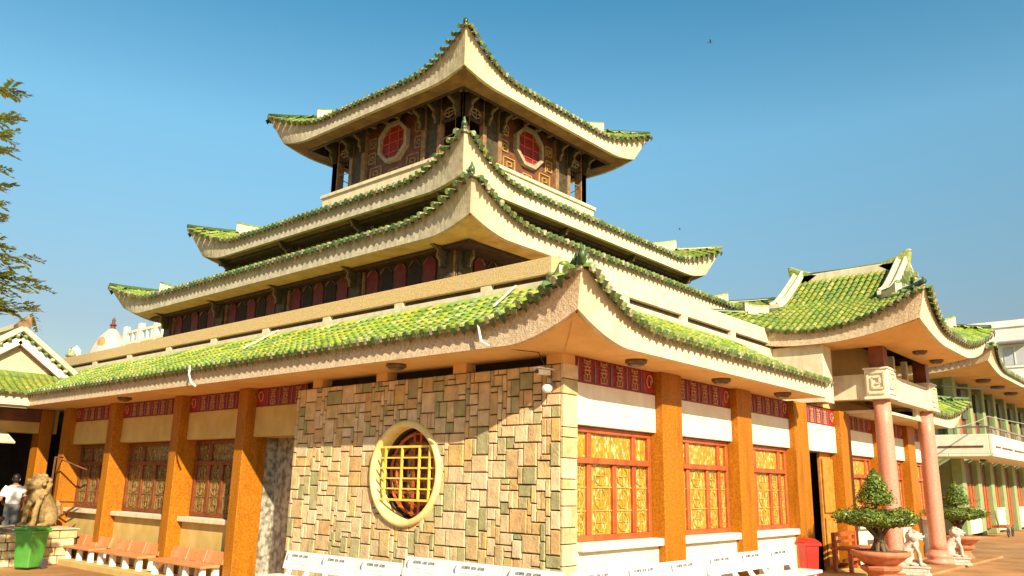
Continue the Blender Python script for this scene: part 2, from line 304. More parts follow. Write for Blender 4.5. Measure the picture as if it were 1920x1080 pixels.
def remesh(mb, name, m, parent, vox=0.03, smooth=6, dec=None):
    o = mb.build(name, m, parent)
    a = o.modifiers.new('r', 'REMESH'); a.mode = 'VOXEL'; a.voxel_size = vox; a.use_smooth_shade = True
    b = o.modifiers.new('s', 'SMOOTH'); b.iterations = smooth; b.factor = 0.5
    dg = bpy.context.evaluated_depsgraph_get(); me = bpy.data.meshes.new_from_object(o.evaluated_get(dg))
    o.modifiers.clear(); old = o.data; o.data = me; bpy.data.meshes.remove(old)
    if not me.materials: me.materials.append(m)
    me.name = name; me.shade_smooth(); return o

# ------------------------------------------------------------------ roofs
def smooth01(t): t = max(0, min(1, t)); return t*t*(3-2*t)
class Roof:
    def __init__(s, x0, y0, x1, y1, zb, zt, D, H, cb, ct, o, cl=1.8, clb=1.1, Dd=None, lin=0.7):
        s.x0, s.y0, s.x1, s.y1 = x0, y0, x1, y1; s.zb, s.zt, s.D, s.H, s.cb, s.ct, s.o, s.cl, s.clb = zb, zt, D, H, cb, ct, o, cl, clb
        s.Dd = Dd or min(D, 2.3); s.lin = lin
    def side(s, k):
        if k == 'L': return Vector((s.x0, s.y0, 0)), Vector((0, 1, 0)), Vector((1, 0, 0)), s.y1-s.y0
        if k == 'F': return Vector((s.x0, s.y0, 0)), Vector((1, 0, 0)), Vector((0, 1, 0)), s.x1-s.x0
        if k == 'R': return Vector((s.x1, s.y0, 0)), Vector((0, 1, 0)), Vector((-1, 0, 0)), s.y1-s.y0
        if k == 'B': return Vector((s.x0, s.y1, 0)), Vector((1, 0, 0)), Vector((0, -1, 0)), s.x1-s.x0
    def h(s, d): t = d/s.D; return s.H*(s.lin*t+(1-s.lin)*t*abs(t)) if t > 0 else s.H*s.lin*t
    def P(s, k, u, d, c0=True, c1=True):
        A, e, n, L = s.side(k)
        dd = max(0, d)
        ka = max(0, 1-max(0, u-dd)/s.cl)**2 if c0 else 0; kb = max(0, 1-max(0, L-u-dd)/s.cl)**2 if c1 else 0
        dc = max(0, 1-dd/s.Dd)**1.4
        kk = ka+kb
        p = A+e*(u+(kb-ka)*s.o*dc)+n*(d-s.o*kk*dc)
        p.z = s.zt+s.ct*kk*dc+s.h(d); return p
    def Q(s, k, u, d, c0=True, c1=True, zoff=0, dec=1.3, Ds=1.0):
        A, e, n, L = s.side(k)
        kk = (max(0, 1-max(0, u)/s.clb)**1.7 if c0 else 0)+(max(0, 1-max(0, L-u)/s.clb)**1.7 if c1 else 0)
        p = A+e*u+n*d; p.z = s.zb+zoff+s.cb*kk*max(0, 1-d/Ds)**dec; return p

def tile_mesh(L=0.30, r0=0.066, r1=0.054, n=5):
    mb = MB(); a = [mb_pt for mb_pt in ()]
    vs = []
    for (y, r, z) in ((0, r0, 0.016), (L, r1, 0.0)):
        for i in range(n+1):
            t = PI*i/n; vs.append((math.cos(t)*r, y, math.sin(t)*r*0.95+z))
    fs = [(i, i+1, n+2+i, n+1+i) for i in range(n)]+[tuple(range(n, -1, -1))]
    return vs, fs
TV, TF = tile_mesh()
TILE_ME = None
def frame_mat(p, q, e):
    d = (q-p).normalized(); nn = e.cross(d).normalized()
    if nn.z < 0: nn = -nn
    ee = d.cross(nn).normalized()
    return Matrix(((ee.x, d.x, nn.x, p.x), (ee.y, d.y, nn.y, p.y), (ee.z, d.z, nn.z, p.z), (0, 0, 0, 1)))
# eave cap: round disc + pointed drip plate
def cap_geo():
    mb = MB(); n = 8; r = 0.052
    mb.add([(math.cos(2*PI*i/n)*r, -0.012, math.sin(2*PI*i/n)*r+0.035) for i in range(n)]+[(math.cos(2*PI*i/n)*r, 0.03, math.sin(2*PI*i/n)*r+0.035) for i in range(n)],
           [tuple(range(n))]+[(i, (i+1) % n, n+(i+1) % n, n+i) for i in range(n)])
    db = MB(); w = 0.062
    poly = [(-w, 0.035), (-w*0.7, -0.02), (0, -0.085), (w*0.7, -0.02), (w, 0.035)]
    db.prism([(u+0.085, v) for u, v in poly], lambda u, v, d: (u, d, v), -0.012, 0.006)
    db.box(0.085-w, -0.005, 0.0, 0.085+w, 0.25, 0.02)
    return (mb.v, mb.f), (db.v, db.f)
(CV, CF), (DV, DF) = cap_geo()
def xf(mb, vs, fs, m): mb.add([m @ Vector(v) for v in vs], fs)
BUDGET = {}
def roof_side(rf, k, parent, u0=None, u1=None, hip0=True, hip1=True, c0=True, c1=True, tmat=None, sp=0.17, course=0.235, Dmax=None,
              hipmax=99, parts=0, cparts=0, part_dir=1, name='roof_tile', fas_m=None, sof_m=None, soffD=0.9, fascia=True, tiles=True, maxcourse=99, capm=None):
    global TILE_ME, CAP_ME, DRIP_ME
    A, e, n, L = rf.side(k); u0 = 0 if u0 is None else u0; u1 = L if u1 is None else u1
    D = Dmax or rf.D; tmat = tmat or m_tile
    def lo(d): return max(u0, min(d, hipmax)) if hip0 else u0
    def hi(d): return min(u1, L-min(d, hipmax)) if hip1 else u1
    # bed
    nu = max(12, int((u1-u0)*4)); nv = max(4, int(D*4))
    bed = MB(); bed.grid(lambda a, b: rf.P(k, lo(b*D)+(hi(b*D)-lo(b*D))*a, b*D, c0, c1), nu, nv)
    rb = bed.build('roof_slope', m_bed, parent, smooth=True)
    # tiles
    if tiles:
        nrow = int((u1-u0)/sp); off = ((u1-u0)-nrow*sp)/2
        stuff = MB(); caps = MB(); drips = MB(); cnt = 0; ccnt = 0; sc = Matrix.Scale(sp/0.17, 4)
        order = range(nrow) if part_dir > 0 else range(nrow-1, -1, -1)
        for j in order:
            u = u0+off+(j+0.5)*sp
            nc = int(D/course)
            for i in range(nc):
                d = -0.09+i*course
                if i >= maxcourse: break
                if (hip0 and u < min(max(d, 0), hipmax)-0.03) or (hip1 and L-u < min(max(d, 0), hipmax)-0.03): break
                if d+0.30 > D+0.05: break
                jit = random.uniform(-0.012, 0.012)
                p = rf.P(k, u+jit*0.4, d+jit, c0, c1); q = rf.P(k, u, d+0.30, c0, c1)
                p.z += 0.012; q.z += 0.012
                mm = frame_mat(p, q, e) @ sc
                if cnt < parts:
                    if TILE_ME is None:
                        t = MB(); t.add(TV, TF); TILE_ME = t.mesh('roof_tile'); TILE_ME.materials.append(m_tile)
                    o = obj('roof_tile', TILE_ME, None, rb); o.matrix_local = mm; cnt += 1
                else: xf(stuff, TV, TF, mm)
            p = rf.P(k, u, -0.10, c0, c1); q = rf.P(k, u, 0.25, c0, c1); mm = frame_mat(p, q, e) @ sc
            if ccnt < cparts:
                if CAP_ME is None:
                    t = MB(); t.add(CV, CF); CAP_ME = t.mesh('eave_tile'); CAP_ME.materials.append(m_cap)
                    t = MB(); t.add(DV, DF); DRIP_ME = t.mesh('drip_tile'); DRIP_ME.materials.append(m_drip)
                o = obj('eave_tile', CAP_ME, None, rb); o.matrix_local = mm; ccnt += 1
                o = obj('drip_tile', DRIP_ME, None, rb); o.matrix_local = mm
            else: xf(caps, CV, CF, mm); xf(drips, DV, DF, mm)
        if stuff.v: tag(stuff.build(name, tmat, rb), kind='stuff')
        if caps.v: tag(caps.build('eave_tile', capm or m_cap, rb), kind='stuff'); tag(drips.build('drip_tile', m_drip, rb), kind='stuff')
    if fascia:
        nn = max(24, int((u1-u0)*8)); f = MB(); vs = []
        for i in range(nn+1):
            a = i/nn; a = 0.5-0.5*math.cos(PI*a)*1.0 if (hip0 and hip1) else (a**1.6 if hip0 else (1-(1-a)**1.6 if hip1 else a))
            u = u0+(u1-u0)*a
            pt = rf.P(k, u, 0.0, c0, c1)+Vector((0, 0, 0.03)); pb = rf.Q(k, u, 0, c0, c1)
            ui = min(max(u, 0.09 if hip0 else -9), L-0.09 if hip1 else 99)
            pti = rf.P(k, ui, 0.09, c0, c1); pti.z = pt.z-0.02
            pbi = rf.Q(k, ui, 0.09, c0, c1); pbi.z = pb.z
            vs += [pt, pb, pbi, pti]
        fs = []
        for i in range(nn):
            for j in range(4): fs.append((i*4+j, i*4+(j+1) % 4, (i+1)*4+(j+1) % 4, (i+1)*4+j))
        fs += [(0, 1, 2, 3), (nn*4+3, nn*4+2, nn*4+1, nn*4)]
        f.add(vs, fs); f.build('fascia', fas_m or m_fas, parent, smooth=False)
        g = MB(); Ds = soffD
        g.grid(lambda a, b: rf.Q(k, max(u0, b*Ds if hip0 else -9)+(min(u1, L-b*Ds if hip1 else 99)-max(u0, b*Ds if hip0 else -9))*a, 0.06+b*(Ds-0.06), c0, c1, 0.012, 1.3, Ds), nn, 5)
        g.build('soffit', sof_m or m_soff, parent, smooth=True)
    return rb
CAP_ME = None
def hip_ridge(rf, cx, cy, parent, d0=0.0, d1=1.5, stub=0.75, m=None, cap=True):
    """cx,cy in 0/1: corner; low green ridge along the hip, taller cream ridge beam from stub inward"""
    kx = 'L' if cx == 0 else 'R'
    L = rf.y1-rf.y0
    def pt(d): return rf.P(kx, d if cy == 0 else L-d, d)
    path = [pt(d0+(d1-d0)*i/10)+Vector((0, 0, 0.08)) for i in range(11)]
    MB().tube(path, 0.055, 6).build('hip_ridge', m_orn, parent, smooth=True)
    sb = MB(); a = [pt(stub+(d1-stub)*i/8) for i in range(9)]
    dv = (a[-1]-a[0]); sd = Vector((-dv.y, dv.x, 0)).normalized()*0.075
    vs = []
    for i, p in enumerate(a):
        hgt = 0.17+0.12*(1-i/8)**3; back = 0
        vs += [p-sd, p+sd, p+sd+Vector((0, 0, hgt)), p-sd+Vector((0, 0, hgt))]
    fs = [(i*4+j, i*4+(j+1) % 4, (i+1)*4+(j+1) % 4, (i+1)*4+j) for i in range(8) for j in range(4)]+[(3, 2, 1, 0), (32, 33, 34, 35)]
    sb.add(vs, fs); sb.build('ridge_beam', m or m_fas, parent, bevel=0.01)
    tp = MB(); tp.tube([Vector(vs[i*4+2])/2+Vector(vs[i*4+3])/2+Vector((0, 0, 0.02)) for i in range(9)], 0.075, 6, flat=0.5); tp.build('ridge_cap', m_tile_y, parent, smooth=True)
def ornament(p, out, parent, s=1.0):
    """green ceramic curl standing on a corner tip"""
    o = MB(); p = Vector(p); out = Vector(out).normalized(); up = Vector((0, 0, 1)); sd = out.cross(up)
    rnd = random.Random(int(p.x*100+p.y*37))
    o.tube([p-out*0.25*s, p, p+out*0.09*s+up*0.12*s, p+out*0.06*s+up*0.26*s, p-out*0.02*s+up*0.36*s], [0.08*s, 0.09*s, 0.07*s, 0.04*s, 0.012*s], 7)
    for i in range(9):
        a = rnd.uniform(-1, 1); b = p-out*rnd.uniform(-0.02, 0.35)*s+sd*a*0.07*s
        o.tube([b, b+up*rnd.uniform(0.06, 0.14)*s+sd*a*0.08*s, b+up*rnd.uniform(0.12, 0.22)*s+sd*a*0.04*s+out*rnd.uniform(-0.1, 0.1)*s], [0.035*s, 0.03*s, 0.01*s], 5)
        o.ell(b+up*0.05*s, (0.045*s, 0.045*s, 0.04*s), 6, 4)
    o.build('corner_ornament', m_orn, parent, smooth=True)

# ================================================================== SETTING
def gz(x, y): return -0.27*smooth01((y-0.4*max(x, 0)-1.0)/7.0)*smooth01((6-x)/5.0)
g = MB(); N = 60
xs = [-3000, -600, -120, -40]+[-20+i*1.0 for i in range(61)]+[60, 120, 600, 3000]
ys = [-3000, -600, -120, -40]+[-20+i*1.0 for i in range(61)]+[60, 120, 600, 3000]
g.add([(x, y, gz(x, y)) for y in ys for x in xs], [(j*len(xs)+i, j*len(xs)+i+1, (j+1)*len(xs)+i+1, (j+1)*len(xs)+i) for j in range(len(ys)-1) for i in range(len(xs)-1)])
tag(g.build('ground', m_ground, smooth=True), kind='structure')
pl_ = MB(); pl_.box(-0.5, 4.6, -0.30, 0.0, 16.6, -0.15)
tag(pl_.build('plinth_kerb', m_ochre_pl, bevel=0.02), kind='structure')
fl = MB(); fl.box(6.2, -1.45, -0.05, 17.4, -0.125, 0.045); tag(fl.build('porch_pavement', m_ground, bevel=0.015), kind='structure')
st = MB(); st.box(7.7, -0.9, 0.049, 9.9, -0.13, 0.14); tag(st.build('door_step', m_ochre_pl, bevel=0.015), kind='structure')

# ================================================================== TEMPLE
T = thing('temple', 'three-tiered pagoda temple with green tiled upturned roofs and orange stone columns', 'temple')
# core masses
core = MB(); core.box(0.80, 0.5, -0.2, 7.80, 19.0, 3.4); core.box(7.8, 1.7, -0.2, 9.5, 19.0, 3.4); core.box(9.5, 0.5, -0.2, 16.4, 19.0, 3.4); core.box(1.3, 1.3, 3.4, 16.2, 19.0, 4.49)
core.build('inner_wall', m_dark, T)
cl_ = MB(); cl_.box(0.3, 0.4, 3.36, 16.6, 19, 3.45); cl_.build('ceiling_slab', m_soff, T)

# ---- stone wall with round window
CY, CZ, CR = 2.93, 1.785, 0.69
sw = MB(); Y0, Y1, Z0, Z1 = 0.03, 5.82, -0.2, 3.2; n = 48
ring = []; outr = []
for i in range(n):
    a = 2*PI*(i+0.5)/n; ca, sa = math.cos(a), math.sin(a)
    ring.append((CY+ca*CR, CZ+sa*CR))
    t = min((Y1-CY)/ca if ca > 0 else (Y0-CY)/ca if ca < 0 else 99, (Z1-CZ)/sa if sa > 0 else (Z0-CZ)/sa if sa < 0 else 99)
    outr.append((CY+ca*t, CZ+sa*t))
vs = [(0.03, y, z) for y, z in ring]+[(0.03, y, z) for y, z in outr]+[(0.42, y, z) for y, z in ring]
fs = [(i, (i+1) % n, n+(i+1) % n, n+i) for i in range(n)]+[(i, (i+1) % n, 2*n+(i+1) % n, 2*n+i) for i in range(n)]
# fill wall corners
sw.add(vs, fs)
sw.box(0.031, Y0, Z0, 0.20, CY-CR-0.25, Z1); sw.box(0.031, CY+CR+0.25, Z0, 0.75, Y1, Z1)
sw.box(0.031, CY-CR-0.25, Z0, 0.40, CY+CR+0.25, CZ-CR-0.15); sw.box(0.031, CY-CR-0.25, CZ+CR+0.15, 0.40, CY+CR+0.25, Z1)
sw.box(0.2, 0.03, Z0, 0.305, CY-CR-0.25, Z1)
stone_wall = sw.build('stone_wall', m_mortar, T)
# random ashlar packing
def pack(nx, nz, rnd):
    occ = [[False]*nx for _ in range(nz)]; out = []
    sizes = [(2, 2), (3, 2), (2, 3), (3, 3), (4, 3), (3, 4), (4, 2), (2, 4), (3, 3), (4, 3), (2, 2), (5, 3), (3, 5), (1, 3), (2, 1), (4, 4), (3, 2)]
    for j in range(nz):
        for i in range(nx):
            if occ[j][i]: continue
            rnd.shuffle(sizes); done = False
            for w, h in sizes+[(1, 2), (1, 1)]:
                if i+w > nx or j+h > nz: continue
                if any(occ[j+b][i+a] for b in range(h) for a in range(w)): continue
                for b in range(h):
                    for a in range(w): occ[j+b][i+a] = True
                out.append((i, j, w, h)); break
    return out
def clip(poly, nx_, ny_, c):
    out = []
    for i in range(len(poly)):
        a, b = poly[i], poly[(i+1) % len(poly)]
        da, db = a[0]*nx_+a[1]*ny_-c, b[0]*nx_+b[1]*ny_-c
        if da >= 0: out.append(a)
        if (da >= 0) != (db >= 0):
            t = da/(da-db); out.append((a[0]+(b[0]-a[0])*t, a[1]+(b[1]-a[1])*t))
    return out
rs = random.Random(11); U = 0.077
stones = []
for (i, j, w, h) in pack(75, 43, rs):
    y0, z0 = i*U+0.03, j*U-0.12; y1, z1 = y0+w*U, z0+h*U; gp = 0.008
    if i == 0: y0 = 0.25 if False else y0
    poly = [(y0+gp, z0+gp), (y1-gp, z0+gp), (y1-gp, z1-gp), (y0+gp, z1-gp)]
    mx_, mz_ = (y0+y1)/2-CY, (z0+z1)/2-CZ; dd = math.hypot(mx_, mz_)
    if dd < 1.3:
        if all(math.hypot(a-CY, b-CZ) < CR+0.03 for a, b in poly): continue
        poly = clip(poly, mx_/dd, mz_/dd, (CY*mx_+CZ*mz_)/dd+CR+0.03)
        if len(poly) < 3: continue
    ar = abs(sum(poly[a][0]*poly[(a+1) % len(poly)][1]-poly[(a+1) % len(poly)][0]*poly[a][1] for a in range(len(poly))))/2
    if ar < 0.002: continue
    stones.append((ar, poly, i == 0))
stones.sort(key=lambda t: -t[0])
rest = MB()
def stone_geo(poly, first):
    pr = rs.uniform(0.0, 0.024); mb = MB()
    cyy = sum(p[0] for p in poly)/len(poly); czz = sum(p[1] for p in poly)/len(poly)
    k = len(poly); sh = 0.93
    back = [(0.032, u, v) for u, v in poly]; mid = [(0.004-pr, u, v) for u, v in poly]
    fr = [(-0.006-pr, cyy+(u-cyy)*sh, czz+(v-czz)*sh+rs.uniform(-.002, .002)) for u, v in poly]
    mb.add(back+mid+fr, [(i, (i+1) % k, k+(i+1) % k, k+i) for i in range(k)]+[(k+i, k+(i+1) % k, 2*k+(i+1) % k, 2*k+i) for i in range(k)]+[tuple(range(2*k, 3*k))])
    return mb
for q, (ar, poly, first) in enumerate(stones):
    mb = stone_geo(poly, first)
    if q < 268: mb.build('stone', m_stone, stone_wall)
    else: rest.add(mb.v, mb.f)
if rest.v: tag(rest.build('stone', m_stone, stone_wall), kind='stuff')
# corner quoins on the return face
z = -0.13; q = 0
while z < 3.18:
    h = rs.choice([0.13, 0.2, 0.26, 0.33, 0.42]); h = min(h, 3.2-z)
    if rs.random() < 0.35:
        a = rs.uniform(0.12, 0.2)
        MB().box(-0.012, -0.012, z+0.006, a-0.006, 0.031, z+h-0.006, 0.004).build('stone', m_stone, stone_wall, bevel=0.006)
        MB().box(a+0.004, -0.008, z+0.006, 0.30, 0.032, z+h-0.006, 0.004).build('stone', m_stone, stone_wall, bevel=0.006)
    else:
        MB().box(-0.012, -rs.uniform(0.006, 0.02), z+0.006, 0.30, 0.031, z+h-0.006, 0.003).build('stone', m_stone, stone_wall, bevel=0.006)
    z += h
cb = MB()
for y in (0.16, 1.9, 3.62, 5.3): cb.box(0.02, y-0.13, 3.2, 0.3, y+0.13, 3.335)
cb.split('soffit_block', m_soff, T)
dk = MB(); dk.box(0.22, 0.22, 3.19, 0.35, 5.8, 3.34); dk.build('painted_shade_strip', m_dark, T)  # near-black strip: shade of the gap above the stone wall, put into the colour
# round window
rw = MB(); n = 56; prof = [(CR-0.015, 0.16), (CR-0.015, -0.045), (CR+0.015, -0.075), (CR+0.06, -0.075), (CR+0.085, -0.045), (CR+0.085, 0.02)]
vs = []
for r, d in prof: vs += [(d, CY+r*math.cos(2*PI*i/n), CZ+r*math.sin(2*PI*i/n)) for i in range(n)]
fs = [(k*n+i, k*n+(i+1) % n, (k+1)*n+(i+1) % n, (k+1)*n+i) for k in range(len(prof)-1) for i in range(n)]
rw.add(vs, fs); round_w = rw.build('round_window', m_rim, T, smooth=True); round_w['label'] = 'round window with thick yellow rim and square grille in the stone wall'
b = MB(); b.prism([(CY+(CR-0.04)*math.cos(2*PI*i/32), CZ+(CR-0.04)*math.sin(2*PI*i/32)) for i in range(32)], lambda u, v, d: (d, u, v), 0.30, 0.33)
b.build('window_pane', m_dglass if False else m_dframe, round_w)
b = MB()
for r in (0.60, 0.46):
    pth = [(0.24, CY+r*math.cos(a), CZ+r*math.sin(a)) for a in [2*PI*i/40 for i in range(41)]]
    b.tube(pth, 0.03, 4)
for s_ in (-1, 1):
    b.bar((0.24, CY+s_*0.07, CZ-0.62), (0.24, CY+s_*0.07, CZ+0.62), 0.05, 0.05); b.bar((0.24, CY+s_*0.36, CZ-0.5), (0.24, CY+s_*0.36, CZ+0.5), 0.04, 0.05)
for dz in (-0.28, -0.1, 0.08, 0.26): b.bar((0.245, CY-0.6, CZ+dz), (0.245, CY+0.6, CZ+dz), 0.04, 0.045)
b.split('timber_bar', m_frame, round_w)
b = MB()
for i in range(4): b.box(0.262, CY-0.55+i*0.3, CZ-0.42, 0.268, CY-0.35+i*0.3, CZ+0.42)
b.split('glass_panel', m_dglass, round_w)
b = MB(); t = 0.032
zt_, zb_ = 2.17, 1.40
for zz in (zb_, zt_):
    hw = math.sqrt(max(0, CR**2-(zz-CZ)**2)); b.bar((-0.02, CY-hw, zz), (-0.02, CY+hw, zz), t, t)
for y in (3.37, 3.0, 2.62, 2.4): b.bar((-0.022, y, zb_), (-0.022, y, zt_), t*0.8, t)
for zz in (1.56, 1.71, 1.86, 2.01):
    hw = math.sqrt(CR**2-(zz-CZ)**2)-0.06; b.bar((-0.018, CY-hw, zz), (-0.018, CY+hw, zz), t*0.7, t*0.7)
b.split('grille_bar', m_gold, round_w)

# ---- facade elements
EMB = None
def emblem_mesh():
    mb = MB(); t = 0.014
    def B(x0, z0, x1, z1): mb.box(x0, -0.022, z0, x1, 0.0, z1)
    B(-0.075, 0.12, 0.075, 0.134); B(-0.05, 0.085, 0.05, 0.1); B(-0.07, 0.045, 0.07, 0.06)
    B(-0.007, 0.06, 0.007, 0.12); B(-0.075, -0.005, 0.075, 0.01); B(-0.04, 0.01, -0.026, 0.045); B(0.026, 0.01, 0.04, 0.045)
    B(-0.05, -0.06, 0.05, -0.046); B(-0.05, -0.046, -0.036, -0.005); B(0.036, -0.046, 0.05, -0.005)
    B(-0.007, -0.13, 0.007, -0.06); B(-0.07, -0.13, -0.056, -0.06); B(0.056, -0.13, 0.07, -0.06); B(-0.07, -0.145, 0.07, -0.131)
    B(-0.075, 0.1, -0.061, 0.15); B(0.061, 0.1, 0.075, 0.15)
    return mb.mesh('frieze_emblem')
EMB = emblem_mesh(); EMB.materials.append(m_emb)
def frieze(face, u0, u1, d, emblems=True, redend=None):
    mb = MB(); fbox(mb, face, u0, u1, 2.985, 3.335, d, d+0.1); f = mb.build('frieze', m_red, T)
    rail = MB(); fbox(rail, face, u0, u1, 2.985, 3.01, d-0.02, d-0.001); fbox(rail, face, u0, u1, 3.31, 3.335, d-0.02, d-0.001)
    rail.split('frieze_rail', m_red, f)
    W_ = u1-u0; a0, a1 = u0+0.06, u1-0.06
    if redend == 1: a1 = u1-0.34; rb_ = (u1-0.31, u1-0.02)
    elif redend == -1: a0 = u0+0.34; rb_ = (u0+0.02, u0+0.31)
    else: rb_ = None
    k = max(1, round((a1-a0)/0.36)); stp = (a1-a0)/k
    dv = MB()
    for i in range(k+1):
        uu = a0+i*stp; fbox(dv, face, uu-0.008, uu+0.008, 3.01, 3.31, d-0.015, d-0.001)
    dv.split('divider', mat('mauve_divider', (0.22, 0.16, 0.22), rough=0.6), f)
    for i in range(k):
        o = obj('frieze_emblem', EMB, None, f)
        uc = a0+(i+0.5)*stp
        if face == 'x': o.location = (d-0.001, uc, 3.16); o.rotation_euler = (0, 0, -PI/2)
        else: o.location = (uc, d-0.001, 3.16)
    if rb_:
        mb = MB(); fbox(mb, face, rb_[0], rb_[1], 3.012, 3.308, d-0.018, d-0.001); e_ = mb.build('red_panel', m_redb, f)
        fn = bbox_axes(face); c = (rb_[0]+rb_[1])/2
        mb = MB(); pth = []
        for i in range(26):
            a = i/25*2.2*PI; r = 0.10-0.055*i/25; pth.append(fn(c+r*math.cos(a)*0.9, 3.16+r*math.sin(a)*1.2, d-0.03))
        mb.tube(pth, 0.011, 5); mb.build('scroll', m_emb, f)
def window(face, u0, u1, z0, z1, d, glass, cols, parent=None, lattice='right', frame=None, lat=None):
    frame = frame or m_frame; lat = lat or m_lat; mb = MB(); t = 0.075; zt = z0+(z1-z0)*0.70
    fbox(mb, face, u0, u1, z0, z0+t, d-0.05, d+0.06); fbox(mb, face, u0, u1, z1-t, z1, d-0.05, d+0.06)
    fbox(mb, face, u0, u0+t, z0+t, z1-t, d-0.05, d+0.06); fbox(mb, face, u1-t, u1, z0+t, z1-t, d-0.05, d+0.06)
    fbox(mb, face, u0+t, u1-t, zt-0.04, zt+0.04, d-0.075, d+0.05)
    for c in cols: fbox(mb, face, c-0.045, c+0.045, z0+t, zt-0.04, d-0.04, d+0.05)
    for c in (cols[0], cols[-1]): fbox(mb, face, c-0.045, c+0.045, zt+0.04, z1-t, d-0.04, d+0.05)
    w = mb.build('window', frame, parent or T, bevel=0.006, seg=1)
    edges = [u0+t]+[x for c in cols for x in (c-0.045, c+0.045)]+[u1-t]
    for i in range(0, len(edges), 2):
        mb = MB(); fbox(mb, face, edges[i], edges[i+1], z0+t, zt-0.04, d+0.005, d+0.02); mb.build('window_pane', glass, w)
    ue = [u0+t, cols[0]-0.045, cols[0]+0.045, cols[-1]-0.045, cols[-1]+0.045, u1-t]
    for i in range(0, 6, 2):
        if ue[i+1]-ue[i] > 0.03:
            mb = MB(); fbox(mb, face, ue[i], ue[i+1], zt+0.04, z1-t, d+0.005, d+0.02); mb.build('window_pane', glass, w)
    fn = bbox_axes(face); lt = MB()
    for i in range(0, len(edges), 2):
        a, b2 = edges[i], edges[i+1]; w_ = b2-a; c = (a+b2)/2
        if w_ < 0.12: continue
        k = max(2, int((zt-z0)/0.34)); st_ = (zt-0.04-z0-t)/k
        for j in range(k):
            zc = z0+t+(j+0.5)*st_; rr = min(w_*0.38, st_*0.42)
            lt.tube([fn(c+rr*math.cos(x*PI/5), zc+rr*math.sin(x*PI/5), d-0.005) for x in range(11)], 0.009, 4)
            lt.bar(fn(c-rr*0.7, zc, d-0.005), fn(c+rr*0.7, zc, d-0.005), 0.014, 0.014); lt.bar(fn(c, zc-rr, d-0.005), fn(c, zc+rr, d-0.005), 0.014, 0.014)
            if j: lt.bar(fn(a, zc-st_/2, d-0.005), fn(b2, zc-st_/2, d-0.005), 0.016, 0.016)
        lt.bar(fn(a+w_*0.1, z0+t, d-0.004), fn(a+w_*0.1, zt-0.04, d-0.004), 0.012, 0.012); lt.bar(fn(b2-w_*0.1, z0+t, d-0.004), fn(b2-w_*0.1, zt-0.04, d-0.004), 0.012, 0.012)
    tag(lt.build('lattice', lat, w), kind='stuff')
    return w
def column(face, u0, u1, d0, d1, z0=-0.2, z1=3.335):
    mb = MB(); fbox(mb, face, u0, u1, z0, z1, d0, d1); mb.build('column', m_orange, T, bevel=0.012)
# left (-X) facade
for a, b in ((7.45, 7.75), (9.95, 10.25), (13.02, 13.34), (15.68, 15.98)): column('x', a, b, 0.0, 0.5)
bays = [(7.75, 9.95), (10.25, 13.02), (13.34, 15.68)]
for (a, b) in bays:
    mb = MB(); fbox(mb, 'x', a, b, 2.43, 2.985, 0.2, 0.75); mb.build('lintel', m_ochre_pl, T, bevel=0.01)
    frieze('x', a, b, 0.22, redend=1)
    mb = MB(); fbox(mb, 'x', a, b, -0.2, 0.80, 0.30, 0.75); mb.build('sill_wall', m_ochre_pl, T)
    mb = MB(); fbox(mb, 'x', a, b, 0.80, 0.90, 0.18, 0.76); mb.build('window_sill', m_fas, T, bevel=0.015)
    w_ = b-a
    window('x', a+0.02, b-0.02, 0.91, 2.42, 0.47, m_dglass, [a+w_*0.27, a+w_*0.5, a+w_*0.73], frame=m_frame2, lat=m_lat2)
mb = MB(); fbox(mb, 'x', 5.86, 7.45, 2.43, 2.985, 0.2, 0.78); mb.build('lintel', m_ochre_pl, T, bevel=0.01)
frieze('x', 5.86, 7.45, 0.22, redend=1)
mb = MB(); mb.box(0.75, 5.82, -0.2, 0.79, 7.5, 2.43); mb.box(0.5, 7.452, -0.2, 0.75, 7.6, 2.43); mb.build('marble_niche', m_marble, T)
# iron bracket frame on the leftmost column
mb = MB()
pts = [(-0.25, 14.6, 2.05), (-0.25, 14.6, 0.75), (-0.22, 14.2, 0.55), (-0.2, 13.5, 0.95)]
mb.tube([(-0.02, 15.6, 2.1), (-0.3, 15.3, 2.1), (-0.3, 15.3, 0.9), (-0.2, 15.0, 0.65), (-0.05, 14.4, 0.95)], 0.025, 6)
mb.tube([(-0.3, 15.3, 1.05), (0.3, 14.0, 1.05)], 0.02, 6); mb.tube([(-0.3, 15.3, 2.1), (0.2, 14.6, 1.8)], 0.02, 6)
mb.build('iron_gate_frame', m_dframe, T)
# right (-Y) facade
for a, b in ((2.27, 2.85), (4.75, 5.30), (7.20, 7.85), (9.70, 10.3), (12.15, 12.75), (14.6, 15.2)): column('y', a, b, -0.12, 0.30)
bays = [(0.30, 2.27), (2.85, 4.75), (5.30, 7.20), (10.3, 12.15), (12.75, 14.6), (15.2, 16.6)]
for i, (a, b) in enumerate(bays):
    mb = MB(); fbox(mb, 'y', a, b, 2.43, 2.985, 0.0, 0.5); mb.build('lintel', m_white, T, bevel=0.01)
    frieze('y', a, b, 0.03, redend=1)
    mb = MB(); fbox(mb, 'y', a, b, -0.2, 0.84, 0.0, 0.5); mb.build('sill_wall', m_white, T)
    mb = MB(); fbox(mb, 'y', a-0.0, b+0.0, 0.84, 0.945, -0.10, 0.3); mb.build('window_sill', m_white, T, bevel=0.015)
    w_ = b-a
    cols = [0.72, 1.32, 1.82] if i == 0 else [a+w_*0.28, a+w_*0.62, a+w_*0.83]
    window('y', a+0.01, b-0.01, 0.95, 2.42, 0.14, m_yglass, cols)
